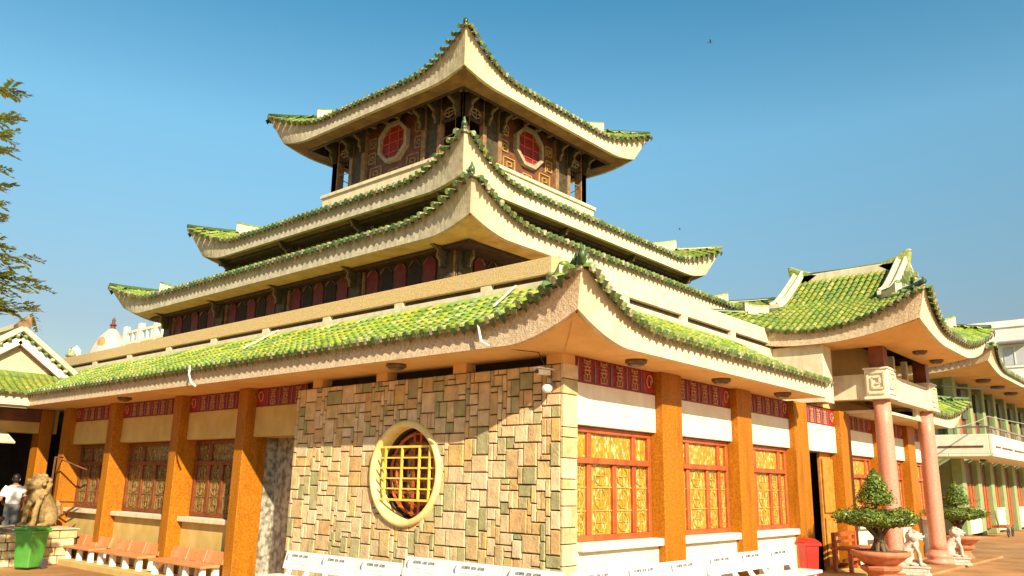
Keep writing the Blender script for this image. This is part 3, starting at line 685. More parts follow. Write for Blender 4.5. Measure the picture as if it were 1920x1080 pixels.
# door bay
a, b = 7.85, 9.70
mb = MB(); fbox(mb, 'y', a, b, 2.43, 2.985, 0.0, 0.5); mb.build('lintel', m_white, T, bevel=0.01)
frieze('y', a, b, 0.03, redend=1)
mb = MB(); mb.box(9.1, 0.15, 0.05, 9.7, 0.22, 2.42); mb.box(9.12, 0.10, 1.2, 9.68, 0.14, 2.3); mb.box(9.12, 0.10, 0.15, 9.68, 0.14, 1.1)
mb.build('door', mat('orange_timber', (0.45, 0.16, 0.02), (0.6, 0.25, 0.04), rough=0.45, scale=8, bump=0.2), T, bevel=0.01)
mb = MB(); mb.box(9.45, 0.22, 0.0, 9.5, 1.7, 2.43); mb.box(7.8, 0.3, 0.0, 7.85, 1.7, 2.43); mb.box(7.8, 1.6, 0, 9.5, 1.65, 2.43); mb.box(7.8, 0.3, 0.02, 9.5, 1.6, 0.05)
mb.build('door_reveal', m_dark, T)

# ---- lower roof
RL = Roof(-0.88, -0.88, 16.9, 19.8, 3.32, 3.62, 1.9, 0.95, 0.33, 0.50, 0.22, cl=1.8, clb=1.1)
lr = bpy.data.objects.new('lower_roof', None)
LRL = MB(); LRL.box(1.15, 1.15, 4.50, 16.2, 19.2, 4.60); lower = LRL.build('lower_roof', m_par, T)
roof_side(RL, 'L', T, 0, 16.75, hip1=False, c1=False, parts=300, cparts=80, fas_m=m_fas_p, soffD=1.08)
roof_side(RL, 'L', T, 16.75, 18.4, hip0=False, hip1=False, c0=False, c1=False, fascia=False)
roof_side(RL, 'F', T, 0, 7.82, hip1=False, c1=True, parts=0, cparts=46, fas_m=m_fas, soffD=0.93)
roof_side(RL, 'F', T, 13.6, None, hip0=False, c0=False, c1=True, fas_m=m_fas, soffD=0.93)
roof_side(RL, 'R', T, 0, 8, hip1=False, c1=False, fas_m=m_fas)
tp = RL.P('L', 0, 0)
ornament(tp+Vector((0.03, 0.03, 0.03)), (-1, -1, 0.3), T, 0.62)
hip_ridge(RL, 0, 0, T, 0.0, 1.9, 0.9, m_cap)
hip_ridge(RL, 1, 0, T, 0.0, 1.9, 0.9)
# flashing, parapet
mb = MB()
mb.box(0.95, 0.95, 4.40, 1.03, 19.5, 4.655); mb.box(1.03, 0.95, 4.40, 9.4, 1.03, 4.665); mb.build('flashing', m_fas, T)
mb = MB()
mb.box(1.04, 1.04, 4.6, 1.2, 19.5, 4.77); mb.box(1.2, 1.04, 4.6, 9.4, 1.2, 4.8); mb.build('painted_shadow_line', m_wood, T)  # dark solid strip drawn as the shadow line below the parapet
mb = MB()
for i in range(9): mb.box(0.97, 2.2+i*2.1, 4.658, 1.04, 2.42+i*2.1, 4.745)
for i in range(4): mb.box(2.9+i*2.0, 0.97, 4.668, 3.12+i*2.0, 1.04, 4.775)
mb.split('parapet_block', m_fas, T)
mb = MB()
mb.box(0.96, 0.96, 4.75, 1.20, 19.6, 5.02); mb.build('parapet', m_par, T, bevel=0.01)
mb = MB(); mb.box(1.20, 0.958, 4.778, 9.15, 1.2, 5.09); mb.build('parapet', m_fas, T, bevel=0.01)
mb = MB(); mb.box(1.2, 1.2, 4.72, 11.2, 19.2, 4.80); mb.build('gallery_floor', m_par, T)
# drain strips on tiles
mb = MB(); mb.bar(RL.P('L', 2.55, 1.85)+Vector((0, 0, .12)), RL.P('L', 2.0, 0.75)+Vector((0, 0, .12)), 0.028, 0.02); mb.bar(RL.P('L', 9.0, 1.85)+Vector((0, 0, .12)), RL.P('L', 8.7, 0.9)+Vector((0, 0, .12)), 0.028, 0.02)
mb.split('drain_pipe', m_pvc, T)
mb = MB(); mb.tube([(-1.0, 7.82, 3.66), (-1.02, 7.80, 3.5), (-1.0, 7.72, 3.35), (-0.97, 7.6, 3.27)], 0.02, 8); mb.build('drain_pipe', m_pvc, T, smooth=True)
mb = MB(); mb.tube([(-0.99, 0.62, 3.66), (-0.98, 0.55, 3.4), (-0.94, 0.45, 3.33)], 0.018, 6); mb.build('drain_pipe', m_pvc, T, smooth=True)

# ---- tier 1
def tier_walls(x0, y0, x1, y1, z0, z1, name='tower_wall'):
    mb = MB(); mb.box(x0, y0, z0, x1, y1, z1); return mb.build(name, m_wood, T)
BRK = None
def bracket_mesh():
    mb = MB()
    poly = [(0, 0), (-0.14, 0.0), (-0.16, 0.14), (-0.24, 0.22), (-0.22, 0.36), (-0.34, 0.44), (-0.44, 0.46), (-0.50, 0.60), (-0.58, 0.66), (-0.58, 0.78), (0, 0.78)]
    mb.prism(poly, lambda u, v, d: (u, d, v), -0.07, 0.07); return mb.mesh('bracket')
BRK = bracket_mesh(); BRK.materials.append(m_woodg)
def edge_mesh():
    mb = MB(); poly = [(-0.14, 0.0), (-0.16, 0.14), (-0.24, 0.22), (-0.22, 0.36), (-0.34, 0.44), (-0.44, 0.46), (-0.50, 0.60), (-0.58, 0.66), (-0.58, 0.78)]
    mb.tube([(a-0.004, 0, b) for a, b in poly], 0.02, 5); return mb.mesh('carved_edge')
BRE = edge_mesh(); BRE.materials.append(m_post)
def bracket(wall, face, u, d, z, s=1.0):
    o = obj('bracket', BRK, None, wall); c = obj('carved_edge', BRE, None, o)
    if face == 'x': o.location = (d, u, z)
    else: o.location = (u, d, z); o.rotation_euler = (0, 0, PI/2)
    o.scale = (s, s, s)
def arch_panel(mb, face, u0, u1, z0, z1, d, dd=0.03):
    c = (u0+u1)/2; w = (u1-u0)/2; fn = bbox_axes(face)
    poly = [(u0, z0), (u1, z0), (u1, z1-0.14), (c+w*0.55, z1-0.06), (c, z1), (c-w*0.55, z1-0.06), (u0, z1-0.14)]
    mb.prism(poly, fn, d-dd, d)
def tier_bays(wall, face, u0, u1, d, z0, z1, nb, red, dark, br=1.0, zbr=None):
    L = (u1-u0)/nb; rp = MB(); dp = MB(); ps = MB(); pe = MB(); ed = MB(); fn = bbox_axes(face)
    for i in range(nb+1):
        uc = u0+i*L; fbox(ps, face, uc-0.16, uc+0.16, z0, z1, d-0.10, d)
        fbox(pe, face, uc-0.22, uc-0.18, z0, z1, d-0.05, d); fbox(pe, face, uc+0.18, uc+0.22, z0, z1, d-0.05, d)
        bracket(wall, face, uc, d-0.10, zbr if zbr is not None else z1-0.78*br, br)
    for i in range(nb):
        a = u0+i*L+0.27; b = u0+(i+1)*L-0.27; k = 5; st_ = (b-a)/k
        for j in range(k):
            x0_, x1_ = a+j*st_+0.04, a+(j+1)*st_-0.04
            if j % 2 == 0: arch_panel(rp, face, x0_, x1_, z0, z1-0.30, d)
            else: arch_panel(dp, face, x0_, x1_, z0+0.02, z1-0.30, d, 0.012)
            c = (x0_+x1_)/2; w = (x1_-x0_)/2
            ed.tube([fn(x0_, z1-0.44, d-0.035), fn(c-w*.55, z1-0.36, d-0.035), fn(c, z1-0.30, d-0.035), fn(c+w*.55, z1-0.36, d-0.035), fn(x1_, z1-0.44, d-0.035)], 0.009, 4)
        fbox(ed, face, a, b, z1-0.14, z1-0.12, d-0.03, d)
    rp.split('red_shutter', red, wall); dp.split('dark_opening', dark, wall); ps.split('pilaster', m_woodg, wall); pe.split('fillet', m_post, wall); tag(ed.build('carved_moulding', m_post, wall), kind='stuff')
w1 = tier_walls(1.5, 3.55, 11.0, 14.0, 4.80, 6.2)
tier_bays(w1, 'x', 3.72, 13.9, 1.5, 4.82, 6.0, 4, m_red_t, m_dark, 0.8)
tier_bays(w1, 'y', 1.65, 10.9, 3.55, 4.82, 6.0, 4, m_red_t, m_dark, 0.8)
R1 = Roof(0.75, 2.5, 11.9, 15.1, 5.73, 6.05, 1.6, 0.34, 0.25, 0.46, 0.30, cl=1.7, clb=1.0, Dd=1.6)
def full_roof(rf, soffD, fas, tm, d1, stub, sof=m_soff_y):
    roof_side(rf, 'L', T, fas_m=fas, soffD=soffD, tmat=tm, sof_m=sof); roof_side(rf, 'F', T, fas_m=m_fas, soffD=soffD, tmat=tm, sof_m=sof)
    roof_side(rf, 'R', T, fas_m=fas, soffD=soffD, tmat=tm, sof_m=sof); roof_side(rf, 'B', T, fas_m=fas, soffD=soffD, tmat=tm, sof_m=sof)
    for cx in (0, 1):
        for cy in (0, 1): hip_ridge(rf, cx, cy, T, 0, d1, stub)
full_roof(R1, 0.8, m_fas_t, m_tile_y, 1.5, 0.75)
ornament(R1.P('L', 0, 0)+Vector((0.05, 0.05, 0.02)), (-1, -1, 0.3), T, 0.55)
def eave_plate(rf, ins, t=0.12):
    mb = MB(); mb.box(rf.x0+ins, rf.y0+ins, rf.zb-t, rf.x1-ins, rf.y1-ins, rf.zb+0.01); mb.build('eave_beam', m_wood, T, bevel=0.01)
eave_plate(R1, 0.50, 0.06)
# ---- tier 2
w2 = tier_walls(2.35, 4.30, 10.7, 12.6, 6.3, 7.6)
tier_bays(w2, 'x', 4.5, 12.5, 2.35, 6.35, 7.2, 3, m_wood, m_dark, 0.7)
tier_bays(w2, 'y', 2.5, 10.6, 4.30, 6.35, 7.2, 3, m_wood, m_dark, 0.7)
mb = MB()
for u in (5.3, 5.6, 8.0, 8.3): mb.box(u, 4.25, 6.4, u+0.14, 4.3, 7.1)
mb.split('red_batten', m_red, w2)
R2 = Roof(1.75, 3.70, 11.22, 13.13, 7.10, 7.42, 2.1, 0.55, 0.18, 0.58, 0.33, cl=1.7, clb=1.0)
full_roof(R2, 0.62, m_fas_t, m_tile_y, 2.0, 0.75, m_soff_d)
eave_plate(R2, 0.30, 0.07)
ornament(R2.P('L', 0, 0)+Vector((0.05, 0.05, 0.02)), (-1, -1, 0.3), T, 0.6)
# ---- tier 3 balcony + lantern storey
bx0, by0, bx1, by1 = 3.84, 5.85, 9.02, 11.03
mb = MB(); mb.box(bx0, by0, 7.6, bx1, by1, 9.05); mb.box(bx0-0.05, by0-0.05, 8.97, bx1+0.05, by1+0.05, 9.06)
mb.build('balcony_wall', m_fas, T, bevel=0.01)
wx0, wy0, wx1, wy1 = 3.98, 5.99, 8.88, 10.89
SZ0, SZ1 = 9.06, 10.64
cor = MB(); cor.box(wx0+0.25, wy0+1.25, SZ0, wx1-0.25, wy1-1.25, SZ1); cor.box(wx0+1.25, wy0+0.25, SZ0, wx1-1.25, wy1-0.25, SZ1)
w3 = cor.build('tower_wall', m_wood, T)
mb = MB(); mb.box(wx0+0.02, wy0+0.02, 10.56, wx1-0.02, wy1-0.02, 10.63); mb.build('ceiling', m_wood, w3)
def lantern_face(face, u0, u1, d, sgn=1):
    fn = bbox_axes(face); ps = MB(); pn = MB(); L = u1-u0; cu = (u0+u1)/2
    def D(a, b): return (d-a*sgn, d+b*sgn) if sgn > 0 else (d-b, d+a)
    def fb(m_, a, b, z0, z1, o, i_):
        d0, d1 = (d-o, d+i_) if sgn > 0 else (d-i_, d+o); fbox(m_, face, a, b, z0, z1, d0, d1)
    for s_ in (-1, 1):
        e = cu+s_*L/2; fb(ps, min(e, e-s_*0.24), max(e, e-s_*0.24), SZ0, SZ1, 0.0, 0.22)
        e2 = cu+s_*(L/2-0.72); fb(ps, min(e2, e2-s_*0.12), max(e2, e2-s_*0.12), SZ0, SZ1, 0.0, 0.14)
        e3 = cu+s_*(L/2-1.25); fb(ps, min(e3, e3-s_*0.13), max(e3, e3-s_*0.13), SZ0, SZ1, 0.02, 0.14)
    ps.split('post', m_post, w3, bevel=0.008)
    gp = MB()
    for s_ in (-1, 1):
        a = cu+s_*(L/2-0.84); b_ = cu+s_*(L/2-1.25); fb(gp, min(a, b_), max(a, b_), SZ0, SZ1, -0.04, 0.12)
    gp.split('wall_panel', m_woodg, w3)
    # upper carved transom in the open corner bays, with ring carving
    tr = MB(); cr_ = MB()
    for s_ in (-1, 1):
        a = cu+s_*(L/2-0.24); b_ = cu+s_*(L/2-0.72); fb(tr, min(a, b_), max(a, b_), 9.98, 10.04, -0.02, 0.08); fb(tr, min(a, b_), max(a, b_), 10.34, SZ1, -0.02, 0.08)
        c = (a+b_)/2
        cr_.tube([fn(c+0.15*math.cos(x*PI/6), 10.19+0.11*math.sin(x*PI/6), d+0.03*sgn) for x in range(13)], 0.018, 4)
        cr_.bar(fn(c-0.2, 10.19, d+0.03*sgn), fn(c+0.2, 10.19, d+0.03*sgn), 0.02, 0.03); cr_.bar(fn(c, 10.05, d+0.03*sgn), fn(c, 10.33, d+0.03*sgn), 0.02, 0.03)
        cr_.tube([fn(a, 9.62, d+0.04*sgn), fn(b_, 9.56, d+0.04*sgn)], 0.012, 4)
    tr.split('transom', m_wood, w3); tag(cr_.build('carved_ring', m_cream_s, w3), kind='stuff')
    # centre bay: backing, octagonal window, fret panels
    fb(pn, cu-L/2+1.25, cu+L/2-1.25, SZ0, SZ1, -0.10, 0.2); pn.build('wall_panel', m_dframe, w3)
    ro = 0.58; zc = 9.98
    def oc(r, dd): return [fn(cu+r*math.cos(PI/8+i*PI/4), zc+r*math.sin(PI/8+i*PI/4)*0.98, dd) for i in range(8)]
    o = MB(); o1 = oc(ro, d-0.03*sgn); o2 = oc(ro-0.10, d-0.03*sgn); o3 = oc(ro, d+0.10*sgn); o4 = oc(ro-0.10, d+0.10*sgn)
    vs = o1+o2+o3+o4
    o.add(vs, [(i, (i+1) % 8, 8+(i+1) % 8, 8+i) for i in range(8)]+[(i, (i+1) % 8, 16+(i+1) % 8, 16+i) for i in range(8)]+[(8+i, 8+(i+1) % 8, 24+(i+1) % 8, 24+i) for i in range(8)])
    ow = o.build('octagonal_window', mat('dull_cream_frame', (0.26, 0.22, 0.14), (0.38, 0.32, 0.21), rough=0.7, scale=12), w3)
    o = MB(); o.add(oc(ro-0.09, d+0.06*sgn)+oc(ro-0.09, d+0.09*sgn), [tuple(range(8)), tuple(range(15, 7, -1))]); pane = o.build('red_pane', mat('deep_red_pane', (0.20, 0.012, 0.008), (0.30, 0.02, 0.012), rough=0.4, scale=6), ow)
    o = MB()
    for a in (-0.17, 0.17): o.bar(fn(cu+a, zc-0.45, d+0.045*sgn), fn(cu+a, zc+0.45, d+0.045*sgn), 0.02, 0.02)
    for a in (-0.26, 0.0, 0.26): o.bar(fn(cu-0.47, zc+a, d+0.045*sgn), fn(cu+0.47, zc+a, d+0.045*sgn), 0.02, 0.02)
    o.split('glazing_bar', mat('dull_red_bar', (0.42, 0.10, 0.05), rough=0.5), ow)
    # greek-key fret panels in low relief
    fr = MB(); dd = d+0.085*sgn
    def key(x0, z0, w, h, t=0.02):
        P = [(0, 0), (0, 1), (1, 1), (1, 0.18), (0.3, 0.18), (0.3, 0.72), (0.72, 0.72), (0.72, 0.45), (0.5, 0.45)]
        for i in range(len(P)-1):
            fr.bar(fn(x0+P[i][0]*w, z0+P[i][1]*h, dd), fn(x0+P[i+1][0]*w, z0+P[i+1][1]*h, dd), t, 0.04, up=(1, 0, 0) if face == 'x' else (0, 1, 0))
    for s_ in (-1, 1):
        x = cu+s_*0.66-0.26; key(cu+s_*0.70-0.23+0.02, 9.12, 0.42, 0.36); key(cu+s_*0.88-0.14, 9.56, 0.26, 0.34); key(cu+s_*0.88-0.14, 10.0, 0.26, 0.30)
    key(cu-0.17, 9.1, 0.34, 0.17, 0.024)
    fr.split('fret_bar', m_cream_s if face == 'x' else mat('gold_fret', (0.40, 0.24, 0.05), (0.52, 0.34, 0.10), rough=0.5), w3)
    for s_ in (-1, 1):
        for q in (L/2-0.12, L/2-0.80, L/2-1.32):
            if sgn > 0: bracket(w3, face, cu+s_*q, d-0.0, 9.96, 0.80)
for face, u0, u1, d, sg in (('x', wy0, wy1, wx0, 1), ('y', wx0, wx1, wy0, 1), ('x', wy0, wy1, wx1, -1), ('y', wx0, wx1, wy1, -1)): lantern_face(face, u0, u1, d, sg)
mb = MB()
for k_ in range(12):
    u = 5.8+k_*0.47; mb.box(3.58, u, 10.50, 3.97, u+0.08, 10.63)
for k_ in range(12):
    u = 3.8+k_*0.47; mb.box(u, 5.59, 10.50, u+0.08, 5.98, 10.63)
mb.split('rafter', m_post, w3)
R3 = Roof(3.02, 5.03, 9.82, 11.85, 10.34, 10.69, 3.39, 1.35, 0.18, 0.55, 0.33, cl=1.8, clb=1.1, Dd=2.6, lin=0.62)
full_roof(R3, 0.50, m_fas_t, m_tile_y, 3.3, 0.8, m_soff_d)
mb = MB(); a_, b_, c_, d_ = R3.x0+0.48, R3.y0+0.48, R3.x1-0.48, R3.y1-0.48
mb.box(a_, b_, 10.33, a_+0.07, d_, 10.64); mb.box(c_-0.07, b_, 10.33, c_, d_, 10.64); mb.box(a_+0.07, b_, 10.33, c_-0.07, b_+0.07, 10.64); mb.box(a_+0.07, d_-0.07, 10.33, c_-0.07, d_, 10.64)
mb.split('eave_beam', m_wood, T)
mb = MB(); mb.box(a_+0.01, b_+0.01, 10.642, c_-0.01, d_-0.01, 10.67); mb.build('eave_ceiling', m_wood, T)
ornament(R3.P('L', 0, 0)+Vector((0.05, 0.05, 0.0)), (-1, -1, 0.3), T, 0.5)

# ================================================================== ENTRANCE PAVILION
PV = thing('entrance_pavilion', 'entrance porch with swooping green gabled roof on two pink round columns', 'pavilion', (11.4, -0.9, 0))
def PP(o): o.location = Vector(o.location)-Vector((11.4, -0.9, 0)); return o
class Shift:   # parent-space offset wrapper
    pass
pv = bpy.data.objects.new('upper_structure', None)
RPv = Roof(8.7-11.4, -2.15+0.9, 14.1-11.4, 2.15+0.9, 4.66, 4.98, 2.7, 1.78, 0.33, 0.60, 0.2, cl=2.1, clb=1.9, Dd=1.4, lin=0.75)
roof_side(RPv, 'L', PV, hipmax=0.9, tmat=m_tile_y, fas_m=m_fas_p, soffD=1.1, sp=0.145, course=0.19, part_dir=1)
roof_side(RPv, 'R', PV, hipmax=0.9, tmat=m_tile_y, fas_m=m_fas_p, soffD=1.1, sp=0.18)
roof_side(RPv, 'F', PV, Dmax=0.9, tmat=m_tile, fas_m=m_fas, soffD=1.1, sp=0.18)
roof_side(RPv, 'B', PV, Dmax=0.9, tmat=m_tile, fas_m=m_fas, soffD=1.1, sp=0.18)
def gable(rf, parent, y, cx, out, dstart, m, halfw):
    """gable wall, verge ridge and its underside, coloured dark to stand in for drop shadow; y plane, out = -1 faces -Y"""
    pts = []; k = 10
    zs = [(d, rf.zt+rf.h(d)) for d in [dstart+(rf.D-dstart)*i/k for i in range(k+1)]]
    poly = [(rf.x0+d, z+0.05) for d, z in zs]+[(rf.x1-d, z+0.05) for d, z in reversed(zs)][1:]
    poly = [(rf.x0+dstart, zs[0][1]-0.1)]+poly+[(rf.x1-dstart, zs[0][1]-0.1)]
    mb = MB(); mb.prism(poly, lambda u, v, d_: (u, d_, v), y, y-out*0.08); mb.build('gable_wall', m, parent)
    for sx in (-1, 1):
        bm_ = MB(); sec = []
        zz = [(d, rf.zt+rf.h(d)+0.12+0.16*max(0, (1-(d-dstart)/0.6))**2) for d in [dstart+0.15+(rf.D-dstart-0.15)*i/k for i in range(k+1)]]
        vs = []
        for d, z in zz:
            x = rf.x0+d if sx < 0 else rf.x1-d
            vs += [(x, y+out*0.12, z), (x, y-out*0.17, z), (x, y-out*0.17, z+0.10), (x, y+out*0.12, z+0.10)]
        fs = [(i*4+j, i*4+(j+1) % 4, (i+1)*4+(j+1) % 4, (i+1)*4+j) for i in range(k) for j in range(4)]+[(3, 2, 1, 0), (k*4, k*4+1, k*4+2, k*4+3)]
        bm_.add(vs, fs); bm_.build('verge_ridge', m_fas, parent, bevel=0.015)
        un = MB(); un.add([(vx, vy+(0.03 if vy < y else -0.03), vz-(0.001 if q_ % 4 > 1 else 0.05)) for q_, (vx, vy, vz) in enumerate([v for w4 in [(a, b, c, d) for a, b, c, d in zip(vs[0::4], vs[1::4], vs[1::4], vs[0::4])] for v in w4])], fs); un.build('verge_shade_underside', m_orn, parent)  # dark green underside, its colour doubling as the shadow beneath the verge
        for o_ in (-0.07, 0.11):
            c = MB(); c.tube([((rf.x0+d if sx < 0 else rf.x1-d), y-out*o_, z+0.11) for d, z in zz], 0.045, 6); c.build('verge_roll', m_fas, parent, smooth=True)
        c = MB()
        for i in range(9):
            d = dstart+0.25+(rf.D-dstart-0.3)*i/9; z = rf.zt+rf.h(d)
            x = rf.x0+d if sx < 0 else rf.x1-d
            c.box(x-0.06, y+out*0.24 if out < 0 else y+0.1, z-0.06, x+0.06, y+out*0.1 if out < 0 else y+0.24, z+0.05)
        c.split('verge_tile', m_cap, parent)
gable(RPv, PV, -1.25+0.9, 0, -1, 0.9, m_fas, 1.8); gable(RPv, PV, 1.25+0.9, 0, 1, 0.9, m_fas, 1.8)
for cx in (0, 1):
    for cy in (0, 1):
        hip_ridge(RPv, cx, cy, PV, 0, 0.9, 0.55)
tpz = RPv.P('L', 0, 0); ornament(tpz+Vector((0.04, 0.04, 0.02)), (-1, -1, 0.3), PV, 0.45)
def ridge(parent, x, y0, y1, z, fin=0.42, m=None):
    mb = MB(); mb.box(x-0.09, y0, z-0.05, x+0.09, y1, z+0.16); mb.build('ridge', m_fas, parent, bevel=0.02)
    c = MB(); c.tube([(x, y0-0.1, z+0.19), (x, (y0+y1)/2, z+0.16), (x, y1+0.1, z+0.19)], 0.07, 6, flat=0.5); c.build('ridge_cap', m_cap, parent, smooth=True)
    for s_, yy in ((-1, y0), (1, y1)):
        f = MB(); poly = [(0.55, 0.12), (0.25, 0.2), (0.05, 0.12+fin*0.6), (-0.16, 0.12+fin), (-0.22, 0.1+fin), (-0.16, 0.05), (-0.14, -0.1), (0.2, -0.1)]
        f.prism(poly, lambda u, v, d, yy=yy, s_=s_: (x+d, yy-s_*u, z+v), -0.09, 0.09); f.build('ridge_finial', m_tile_y if m is None else m, parent, bevel=0.02)
        e = MB(); e.tube([(x, yy-s_*u, z+v+0.02) for u, v in poly[:5]], 0.04, 6); e.build('finial_edge', m_cap, parent, smooth=True)
ridge(PV, 0, -1.22+0.9, 1.25+0.9, 6.72, 0.27)
# columns with stepped pedestals
for i, x in enumerate((9.9-11.4, 13.15-11.4)):
    c = MB(); c.lathe([(0.185, 0.36), (0.185, 0.5), (0.18, 2.0), (0.172, 3.0), (0.17, 3.58)], (x, -0.05, 0), 28)
    co = c.build('round_column', m_pink, PV, smooth=True)
    b = MB(); b.lathe([(0.0, 0.05), (0.32, 0.05), (0.32, 0.13), (0.24, 0.15), (0.285, 0.20), (0.285, 0.26), (0.22, 0.30), (0.21, 0.36), (0.0, 0.36)], (x, -0.05, 0), 28); b.build('column_base', m_pink, co, smooth=True)
    p = MB(); p.box(x-0.15, -0.20, 4.10, x+0.15, 0.10, 4.72); p.build('upper_post', m_frame2, PV, bevel=0.01)
# ring beam
mb = MB(); z0_, z1_ = 3.56, 4.10
mb.box(-1.5-0.13, -0.12, z0_, -1.5+0.13, 1.5, z1_); mb.box(-1.37, -0.20, z0_+0.0, 1.75-0.13, 0.06, z1_-0.0); mb.box(1.75-0.13, -0.12, z0_, 1.75+0.13, 1.5, z1_)
mb.build('ring_beam', m_fas, PV, bevel=0.01)
for x in (-1.5, 1.75):
    kb = MB(); kb.box(x-0.22, -0.27, 3.60, x+0.30, 0.20, 4.17); k_ = kb.build('capital_block', m_white, PV, bevel=0.015)
    kr = MB()
    P = [(0.08, 0.06), (0.46, 0.06), (0.46, 0.50), (0.08, 0.50), (0.08, 0.17), (0.36, 0.17), (0.36, 0.40), (0.18, 0.40), (0.18, 0.27), (0.27, 0.27)]
    for i in range(len(P)-1):
        kr.bar((x-0.22+P[i][0], -0.285, 3.60+P[i][1]), (x-0.22+P[i+1][0], -0.285, 3.60+P[i+1][1]), 0.035, 0.04, up=(0, 1, 0))
        if P[i][0] < 0.47: kr.bar((x-0.235, -0.27+P[i][0]*0.88, 3.60+P[i][1]), (x-0.235, -0.27+P[i+1][0]*0.88, 3.60+P[i+1][1]), 0.035, 0.04, up=(1, 0, 0))
    kr.build('key_relief', m_fas, k_)
    kr = MB(); kr.box(x-0.26, -0.31, 3.54, x+0.34, 0.22, 3.6); kr.build('capital_moulding', m_white, k_, bevel=0.01)
    kc = MB(); kc.box(x-0.25, -0.30, 4.17, x+0.33, 0.22, 4.21); kc.build('capital_moulding', m_white, k_, bevel=0.01)
# back wall of the porch above the door, and posts up to the roof
mb = MB(); mb.box(-2.55, 0.75, 3.45, -2.05, 1.9, 4.67); mb.build('upper_wall', m_fas, PV, bevel=0.01)
mb = MB(); mb.box(-2.25, 1.05, 3.4, 2.6, 1.9, 5.1); mb.build('upper_wall', m_soff, PV, bevel=0.01)
mb = MB(); mb.box(-1.35, -0.05, 3.62, 1.6, 0.95, 3.70); mb.build('porch_ceiling', m_soff, PV)
mb = MB(); mb.box(-1.32, 0.0, 3.30, 1.58, 0.9, 3.36)
for x in (-0.9, 0.1, 1.1): mb.box(x, 0.1, 4.1, x+0.12, 0.22, 4.7)
mb.split('upper_post', m_fas, PV)

# ================================================================== LEFT WING
LW = thing('side_hall', 'low hall with white-edged gable and yellow green tiles joining the left end', 'hall', (-1.0, 17.0, -0.27))
OX, OY, OZ = -1.0, 17.0, -0.27
RW = Roof(-9-OX, 15.85-OY, 9, 22-OY, 3.32-OZ, 3.62-OZ, 1.3, 0.68, 0, 0, 0)
roof_side(RW, 'F', LW, 0, 9.3, hip0=False, hip1=False, c0=False, c1=False, tmat=m_tile_y, fas_m=m_fas, soffD=1.0, sof_m=m_soff)
zg = 4.25-OZ
mb = MB(); mb.prism([(-1.95, zg-0.15), (0.95+0.7, zg-0.15), (1.7, zg), (0.07, 5.02-OZ), (-1.95, zg)], lambda u, v, d: (u, d, v), 0.10, 0.35); mb.build('gable_wall', m_fas_p, LW)
hw = 1.75
for sx in (-1, 1):
    mb = MB(); mb.bar((0.05, 0.0, 5.06-OZ), (0.05+sx*hw, 0.0, 5.06-OZ-hw*0.73), 0.16, 0.20, up=(0, 0, 1)); mb.build('white_verge', m_white, LW)
    mb = MB(); mb.bar((0.05, -0.02, 4.93-OZ), (0.05+sx*hw, -0.02, 4.93-OZ-hw*0.73), 0.14, 0.03); mb.build('verge_moulding', m_dframe, LW)
    mb = MB(); mb.bar((0.05, -0.03, 5.36-OZ), (0.05+sx*hw*1.05, -0.03, 5.36-OZ-hw*1.05*0.73), 0.34, 0.13); mb.build('verge_ridge', m_fas, LW, bevel=0.03)
    mb = MB()
    for i in range(10):
        a = i*0.18+0.1; mb.ell((0.05+sx*a, -0.08, 5.23-OZ-a*0.73), (0.07, 0.12, 0.06), 7, 5); 
    mb.split('verge_tile', m_cap, LW, smooth=True)
    mb = MB(); mb.grid(lambda a, b: (0.05+sx*a*2.4, 0.0+b*5, 5.22-OZ-a*2.4*0.73), 4, 4); mb.build('roof_slope', m_bed, LW)
mb = MB(); mb.prism([(-0.10, 0.0), (0.16, 0.0), (0.2, 0.40), (0.1, 0.42), (-0.14, 0.16)], lambda u, v, d: (u+0.05, d, v+5.30-OZ), -0.12, 0.25); mb.build('ridge_finial', m_post, LW, bevel=0.02)
mb = MB(); mb.box(-0.04, -0.05, 5.40-OZ, 0.14, 5.0, 5.52-OZ); mb.build('ridge', m_fas, LW)
# walls under the eave
mb = MB(); mb.box(-8, 0.1, 2.72-OZ, 1.3, 0.5, 3.34-OZ); mb.build('lintel', m_ochre_pl, LW)
mb = MB(); mb.box(-8, 0.05, 3.0-OZ, 1.0, 0.1, 3.33-OZ); mb.build('frieze', m_dframe, LW)
mb = MB(); mb.box(-8, 3.2, 0, 1.5, 3.4, 3.3-OZ); mb.build('back_wall', m_dark, LW)
mb = MB(); mb.box(-8, 0.5, 2.9-OZ, 1.5, 3.2, 3.0-OZ); mb.build('ceiling', m_dark, LW)
mb = MB(); mb.box(1.35, 0.5, 0, 1.5, 3.2, 2.9-OZ); mb.build('side_wall', m_dark, LW)
mb = MB(); mb.box(-8, 0.5, 0.0, 1.35, 3.2, 0.1); mb.build('floor', m_dframe, LW)
mb = MB(); mb.box(0.86, 0.0, 0, 1.16, 0.5, 3.33-OZ); mb.box(-4.4, 0, 0, -4.0, 0.5, 3.33-OZ); mb.split('column', m_orange, LW, bevel=0.01)
for i in range(6):
    mb = MB(); mb.box(-0.9-i*0.75, 0.45, 0, -0.86-i*0.75, 0.52, 2.6-OZ); mb.build('metal_bar', m_metal, LW)
mb = MB(); mb.hexa([(-8, -0.35, 2.48-OZ), (0.2, -0.35, 2.42-OZ), (0.05, 0.1, 2.72-OZ), (-8, 0.1, 2.74-OZ), (-8, -0.37, 2.52-OZ), (0.2, -0.37, 2.46-OZ), (0.05, 0.1, 2.78-OZ), (-8, 0.1, 2.8-OZ)])
mb.build('awning', m_fas, LW)

